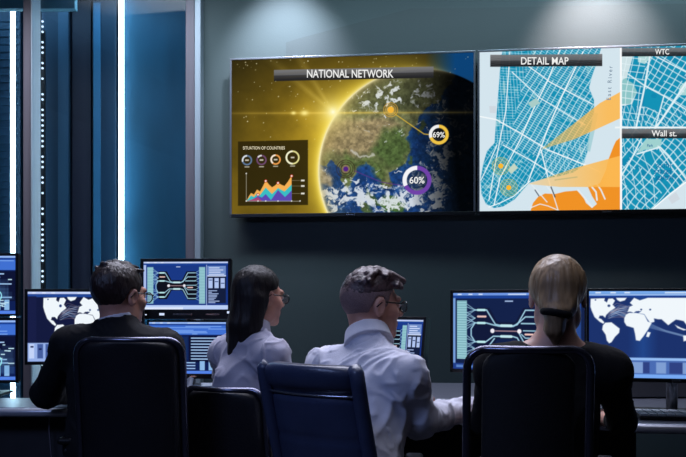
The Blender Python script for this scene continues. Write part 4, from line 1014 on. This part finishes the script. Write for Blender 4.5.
# woman with long dark hair
def hair2(body, head, Hm, hs):
    K = Field(head-v_((.2,.2,.36)), head+.17, .0042)
    hair_cap(K, head, Hm, hs, (0,-.018,.026), (.086,.104,.096), [(-.12,-.2),(-.02,-.2),(-.016,.0),(.0,.02),(.03,.03),(.045,.05),(.07,.075),(.09,.09)])
    H = lambda x, y, z: head+Hm @ v_((x, y, z))*hs
    for x, y0, y1, z1, r1, r2 in ((0,-.05,-.085,-.225,.062,.03),(-.04,-.04,-.085,-.235,.05,.024),(.04,-.045,-.08,-.21,.05,.024),(-.055,-.02,-.05,-.2,.032,.02),(.056,-.035,-.05,-.17,.030,.018),(.0,-.07,-.105,-.245,.04,.016)):
        K.cone(H(x, y0, -.02), H(x*1.0, (y0+y1)/2-.005, -.12), r1, (r1+r2)/2, .02); K.cone(H(x, (y0+y1)/2-.005, -.12), H(x*1.05, y1, z1), (r1+r2)/2, r2, .02)
    disp = lambda Vv, nr: .0022*n3(Vv, (48,48,4), 3)+.0012*n3(Vv, (120,120,8), 6)
    V, Q = K.mesh(); mesh_obj('hair', V, Q, M['hair_blk'], body, disp)
# man with a fade cut
def hair3(body, head, Hm, hs):
    K = Field(head-.16, head+.16, .0038)
    hair_cap(K, head, Hm, hs, (0,-.015,.022), (.0775,.0965,.088), [(-.12,-.075),(-.06,-.075),(-.04,-.045),(-.028,.0),(-.016,.022),(.008,.022),(.012,-.02),(.026,-.02),(.034,.028),(.06,.06),(.09,.08)])
    V, Q = K.mesh(); o = mesh_obj('cropped_hair', V, Q, M['hair_fade'], body, lambda Vv, nr: .0006*n3(Vv, (200,200,200), 2)); o['label'] = 'closely cropped hair at sides and nape'
    K = Field(head-.17, head+.17, .0036); H = lambda x, y, z: head+Hm @ v_((x, y, z))*hs; rng = np.random.RandomState(8)
    hair_cap(K, head, Hm, hs, (0,-.012,.026), (.0785,.0985,.090), [(-.12,.012),(-.05,.03),(.04,.048),(.09,.07)])
    for k in range(54):
        x = rng.uniform(-.055,.055); y = rng.uniform(-.085,.06); q = 1-(x/.0785)**2-((y+.012)/.0985)**2
        if q < .12: continue
        z = .022+.090*math.sqrt(q); a = rng.uniform(-1.0, 1.0); p_ = [H(x+math.sin(a+t*.9)*.030*t, y+math.cos(a+t*.9)*.030*t, z+.004*math.sin(t*3.1)-.006*t) for t in (0,.5,1)]
        K.cone(p_[0], p_[1], .007, .0095, .008); K.cone(p_[1], p_[2], .0095, .006, .008)
    for x in (-.04,-.02,0,.02,.04): K.cone(H(x,.045,.096), H(x+.004,.088,.082+rng.uniform(-.004,.006)), .014, .012, .014)
    V, Q = K.mesh(); mesh_obj('hair', V, Q, M['hair_br'], body, lambda Vv, nr: .0010*n3(Vv, (150,150,150), 5))
# blonde woman, low tied tail
def hair4(body, head, Hm, hs):
    K = Field(head-v_((.17,.2,.24)), head+.17, .0036); H = lambda x, y, z: head+Hm @ v_((x, y, z))*hs
    hair_cap(K, head, Hm, hs, (0,-.020,.024), (.0845,.104,.094), [(-.13,-.078),(-.06,-.082),(-.035,-.045),(-.02,.01),(.0,.02),(.035,.03),(.06,.07),(.09,.088)])
    K.ell(H(0,-.085,-.045), (.05,.04,.045), .03, Hm)
    for k in range(17):
        a = -1+k/8; K.cone(H(a*.07, -.055, .055), H(a*.028, -.115, -.055), .007, .005, .010)
    K.cone(H(-.006,-.102,-.064), H(-.012,-.092,-.11), .031, .027, .012); K.cone(H(-.012,-.092,-.11), H(-.008,-.072,-.145), .027, .012, .012)
    V, Q = K.mesh(); o = mesh_obj('hair', V, Q, M['hair_bl'], body, lambda Vv, nr: .002*n3(Vv, (60,60,10), 2)+.0012*n3(Vv, (140,140,22), 5))
    b = MB(); b.tube([Vector(H(-.006+.036*math.cos(a), -.102+.032*math.sin(a), -.066-.006*math.cos(a))) for a in [2*math.pi*k/20 for k in range(20)]], .0105, 10, closed=True)
    b.build('hair_tie', M['blktop'], body, smooth=True)

# --- man 1
Y = 3.06; hd = W(120, 294.5, Y)
person('person in a dark suit and glasses seated at the left, seen from behind', rad(4),
       (-.80, 2.97, .585), (-.80, 3.00, .87), (-.80, 3.035, 1.055), hd, rad(35), rad(4),
       [(-.965,3.02,1.000), (-.635,3.02,.985)], [(-1.09,3.12,.815), (-.655,3.16,.80)], [(-1.035,3.36,.795), (-.72,3.40,.795)], [(.25,1,-.05), (-.1,1,-.05)],
       top='suit', topname='jacket', sleeve=.86, hair=hair1, wrinkle=.0025, collar='white', tw=1.1, seed=2)
# --- woman 2
hd = W(259.5, 296, 3.2)
person('person with long dark hair and glasses in a pale grey blouse, seated second from left', rad(35),
       (-.375, 3.12, .575), (-.36, 3.14, .83), (-.345, 3.165, 1.035), hd, rad(51), rad(5),
       [(-.438,3.235,.955), (-.262,3.075,.955)], [(-.47,3.42,.80), (-.19,3.19,.775)], [(-.30,3.55,.80), (-.07,3.38,.80)], [(.5,1,-.05), (.3,1,-.05)],
       fem=True, hs=.95, top='blouse', topname='blouse', sleeve=.93, hair=hair2, wrinkle=.006, collar='shirt', tw=.8, seed=5)
# --- man 3
hd = W(371.5, 303.5, 2.82)
person('person with short hair and glasses in a white shirt, in front of the leather chair', rad(40),
       (.02, 2.60, .585), (.075, 2.68, .84), (.085, 2.745, 1.01), hd, rad(66), rad(4),
       [(-.06,2.83,.930), (.190,2.60,.925)], [(.02,3.06,.80), (.245,2.66,.785)], [(.25,3.20,.795), (.455,2.93,.787)], [(.6,.8,-.05), (.55,.75,.10)],
       hs=1.0, top='shirt', topname='shirt', sleeve=.97, hair=hair3, wrinkle=.006, collar='shirt', tw=1.0, seed=9)
# --- woman 4
hd = W(557.5, 294, 2.47)
b4 = person('person with tied blonde hair in a black top at the right, back to us', rad(6),
       (.585, 2.46, .575), (.60, 2.46, .84), (.612, 2.455, 1.035), hd, rad(13), rad(5),
       [(.445,2.45,.965), (.765,2.45,.955)], [(.43,2.58,.79), (.838,2.55,.795)], [(.50,2.84,.80), (.835,2.73,.782)], [(.1,1,-.05), (-.42,.80,.40)],
       fem=True, hs=.96, skin='skin2', top='blktop', topname='top', sleeve=.45, asc=.86, hair=hair4, glasses=False, wrinkle=.002, collar='scoop', tw=.95, seed=12)
bo, H4, _ = b4
wv = Vector((.835,2.73,.782)); ev = Vector((.838,2.55,.795)); dv = (wv-ev).normalized(); sd_ = dv.cross(Vector((0,0,1))).normalized(); u_ = sd_.cross(dv)
c_ = wv-dv*.012; b = MB(); b.tube([c_+(sd_*math.cos(a)+u_*math.sin(a))*.0275 for a in [2*math.pi*k/24 for k in range(24)]], .005, 8, closed=True)
wa = b.build('wristwatch', M['silver'], bo, smooth=True)
MB().lathe([(.016,0),(.017,.003),(.015,.007)], tuple(c_+u_*.026), 18, rot_from(sd_, dv, u_)).build('watch_case', M['silver'], wa)
# ------------------------------------------------------------------ lamps of the place and added fill lights
def area(name, loc, rot, size, power, col, sy=None):
    l = bpy.data.lights.new(name, 'AREA'); l.energy = power; l.color = col; l.size = size
    if sy: l.shape = 'RECTANGLE'; l.size_y = sy
    o = bpy.data.objects.new(name, l); C.objects.link(o); o.location = loc; o.rotation_euler = rot; return o
def downlight(x, y, tx, ty, tz, power, col, ang, label, blend=.9):
    t = empty('spotlight', (x, y, 3.4), label, 'lamp')
    MB().lathe([(.06,0),(.06,-.015),(.045,-.02)], (x, y, 3.4), 20).build('mount', M['chairblk'], t)
    MB().tube([(x, y, 3.38),(x, y, 3.32)], .012, 10).build('stem', M['chairblk'], t)
    d = (Vector((tx, ty, tz))-Vector((x, y, 3.28))).normalized(); a = Vector((x, y, 3.29))
    MB().tube([a-d*.04, a+d*.07], [.035,.042], 18).build('lamp_head', M['chairblk'], t, smooth=False)
    l = bpy.data.lights.new('spot', 'SPOT'); l.energy = power; l.color = col; l.spot_size = rad(ang); l.spot_blend = blend; l.shadow_soft_size = .04
    o = bpy.data.objects.new('lamp_beam', l); C.objects.link(o); o.parent = t; p = a+d*.09
    o.location = ROOTM[t.name].inverted() @ p; o.rotation_euler = d.to_track_quat('-Z', 'Y').to_euler()
    return t
a = wallpt(284); c = wallpt(598)
downlight(a.x+wN.x*.55, a.y+wN.y*.55, a.x, a.y, 2.7, 105, (.80,.86,1), 70, 'spotlight washing the wall above the globe display', 1)
downlight(c.x+wN.x*.55, c.y+wN.y*.55, c.x, c.y, 2.7, 115, (1,.86,.86), 70, 'spotlight washing the wall above the map display', 1)
def sp(o, a): o.data.spread = rad(a); return o
sp(area('wall_wash', (.6, 4.55, 3.38), (rad(34), 0, 0), 3.6, 20, (.62,.88,1), .15), 100)
sp(area('overhead_panel', (.1, 3.7, 3.35), (rad(-18), 0, 0), 2.6, 56, (.80,.82,1), 1.3), 90)
sp(area('partition_fill', (-1.75, 4.6, 3.35), (rad(20), 0, 0), 1.8, 17, (.80,.88,1), .2), 110)  # added fill that brightens the posts and the left desk, no fixture
sp(area('desk_fill', (.4, 2.0, 3.35), (rad(2), 0, 0), 2.2, 4, (.75,.80,1), 1.0), 75)  # added fill for the desk edge, chair backs and shirts
sp(area('blue_fill', (-1.9, .4, 2.9), (rad(48), 0, rad(-38)), 1.4, 13, (.36,.50,1), .6), 120)  # added blue fill from behind left, tints the chair backs
area('server_room_fill', (-2.3, 5.86, 3.37), (0, 0, 0), 2.6, 11, (.42,.74,1), .12)  # added blue fill, kept out of view, gives the cabinets their navy tone
w = bpy.data.worlds.new('World'); bpy.context.scene.world = w; w.use_nodes = True
w.node_tree.nodes['Background'].inputs[0].default_value = (.02,.03,.05,1); w.node_tree.nodes['Background'].inputs[1].default_value = .3
# ------------------------------------------------------------------ camera
cam = bpy.data.cameras.new('Camera'); cam.sensor_width = 36; cam.lens = 36*F/686; cam.shift_y = (HY-228.5)/686; cam.clip_start = .05
co = bpy.data.objects.new('Camera', cam); C.objects.link(co); co.location = (0,0,CAMZ); co.rotation_euler = (rad(90),0,0)
sc = bpy.context.scene; sc.camera = co
sc.view_settings.view_transform = 'Standard'; sc.view_settings.look = 'None'; sc.view_settings.gamma = 1; sc.view_settings.use_curve_mapping = False
sc.view_settings.exposure = 0
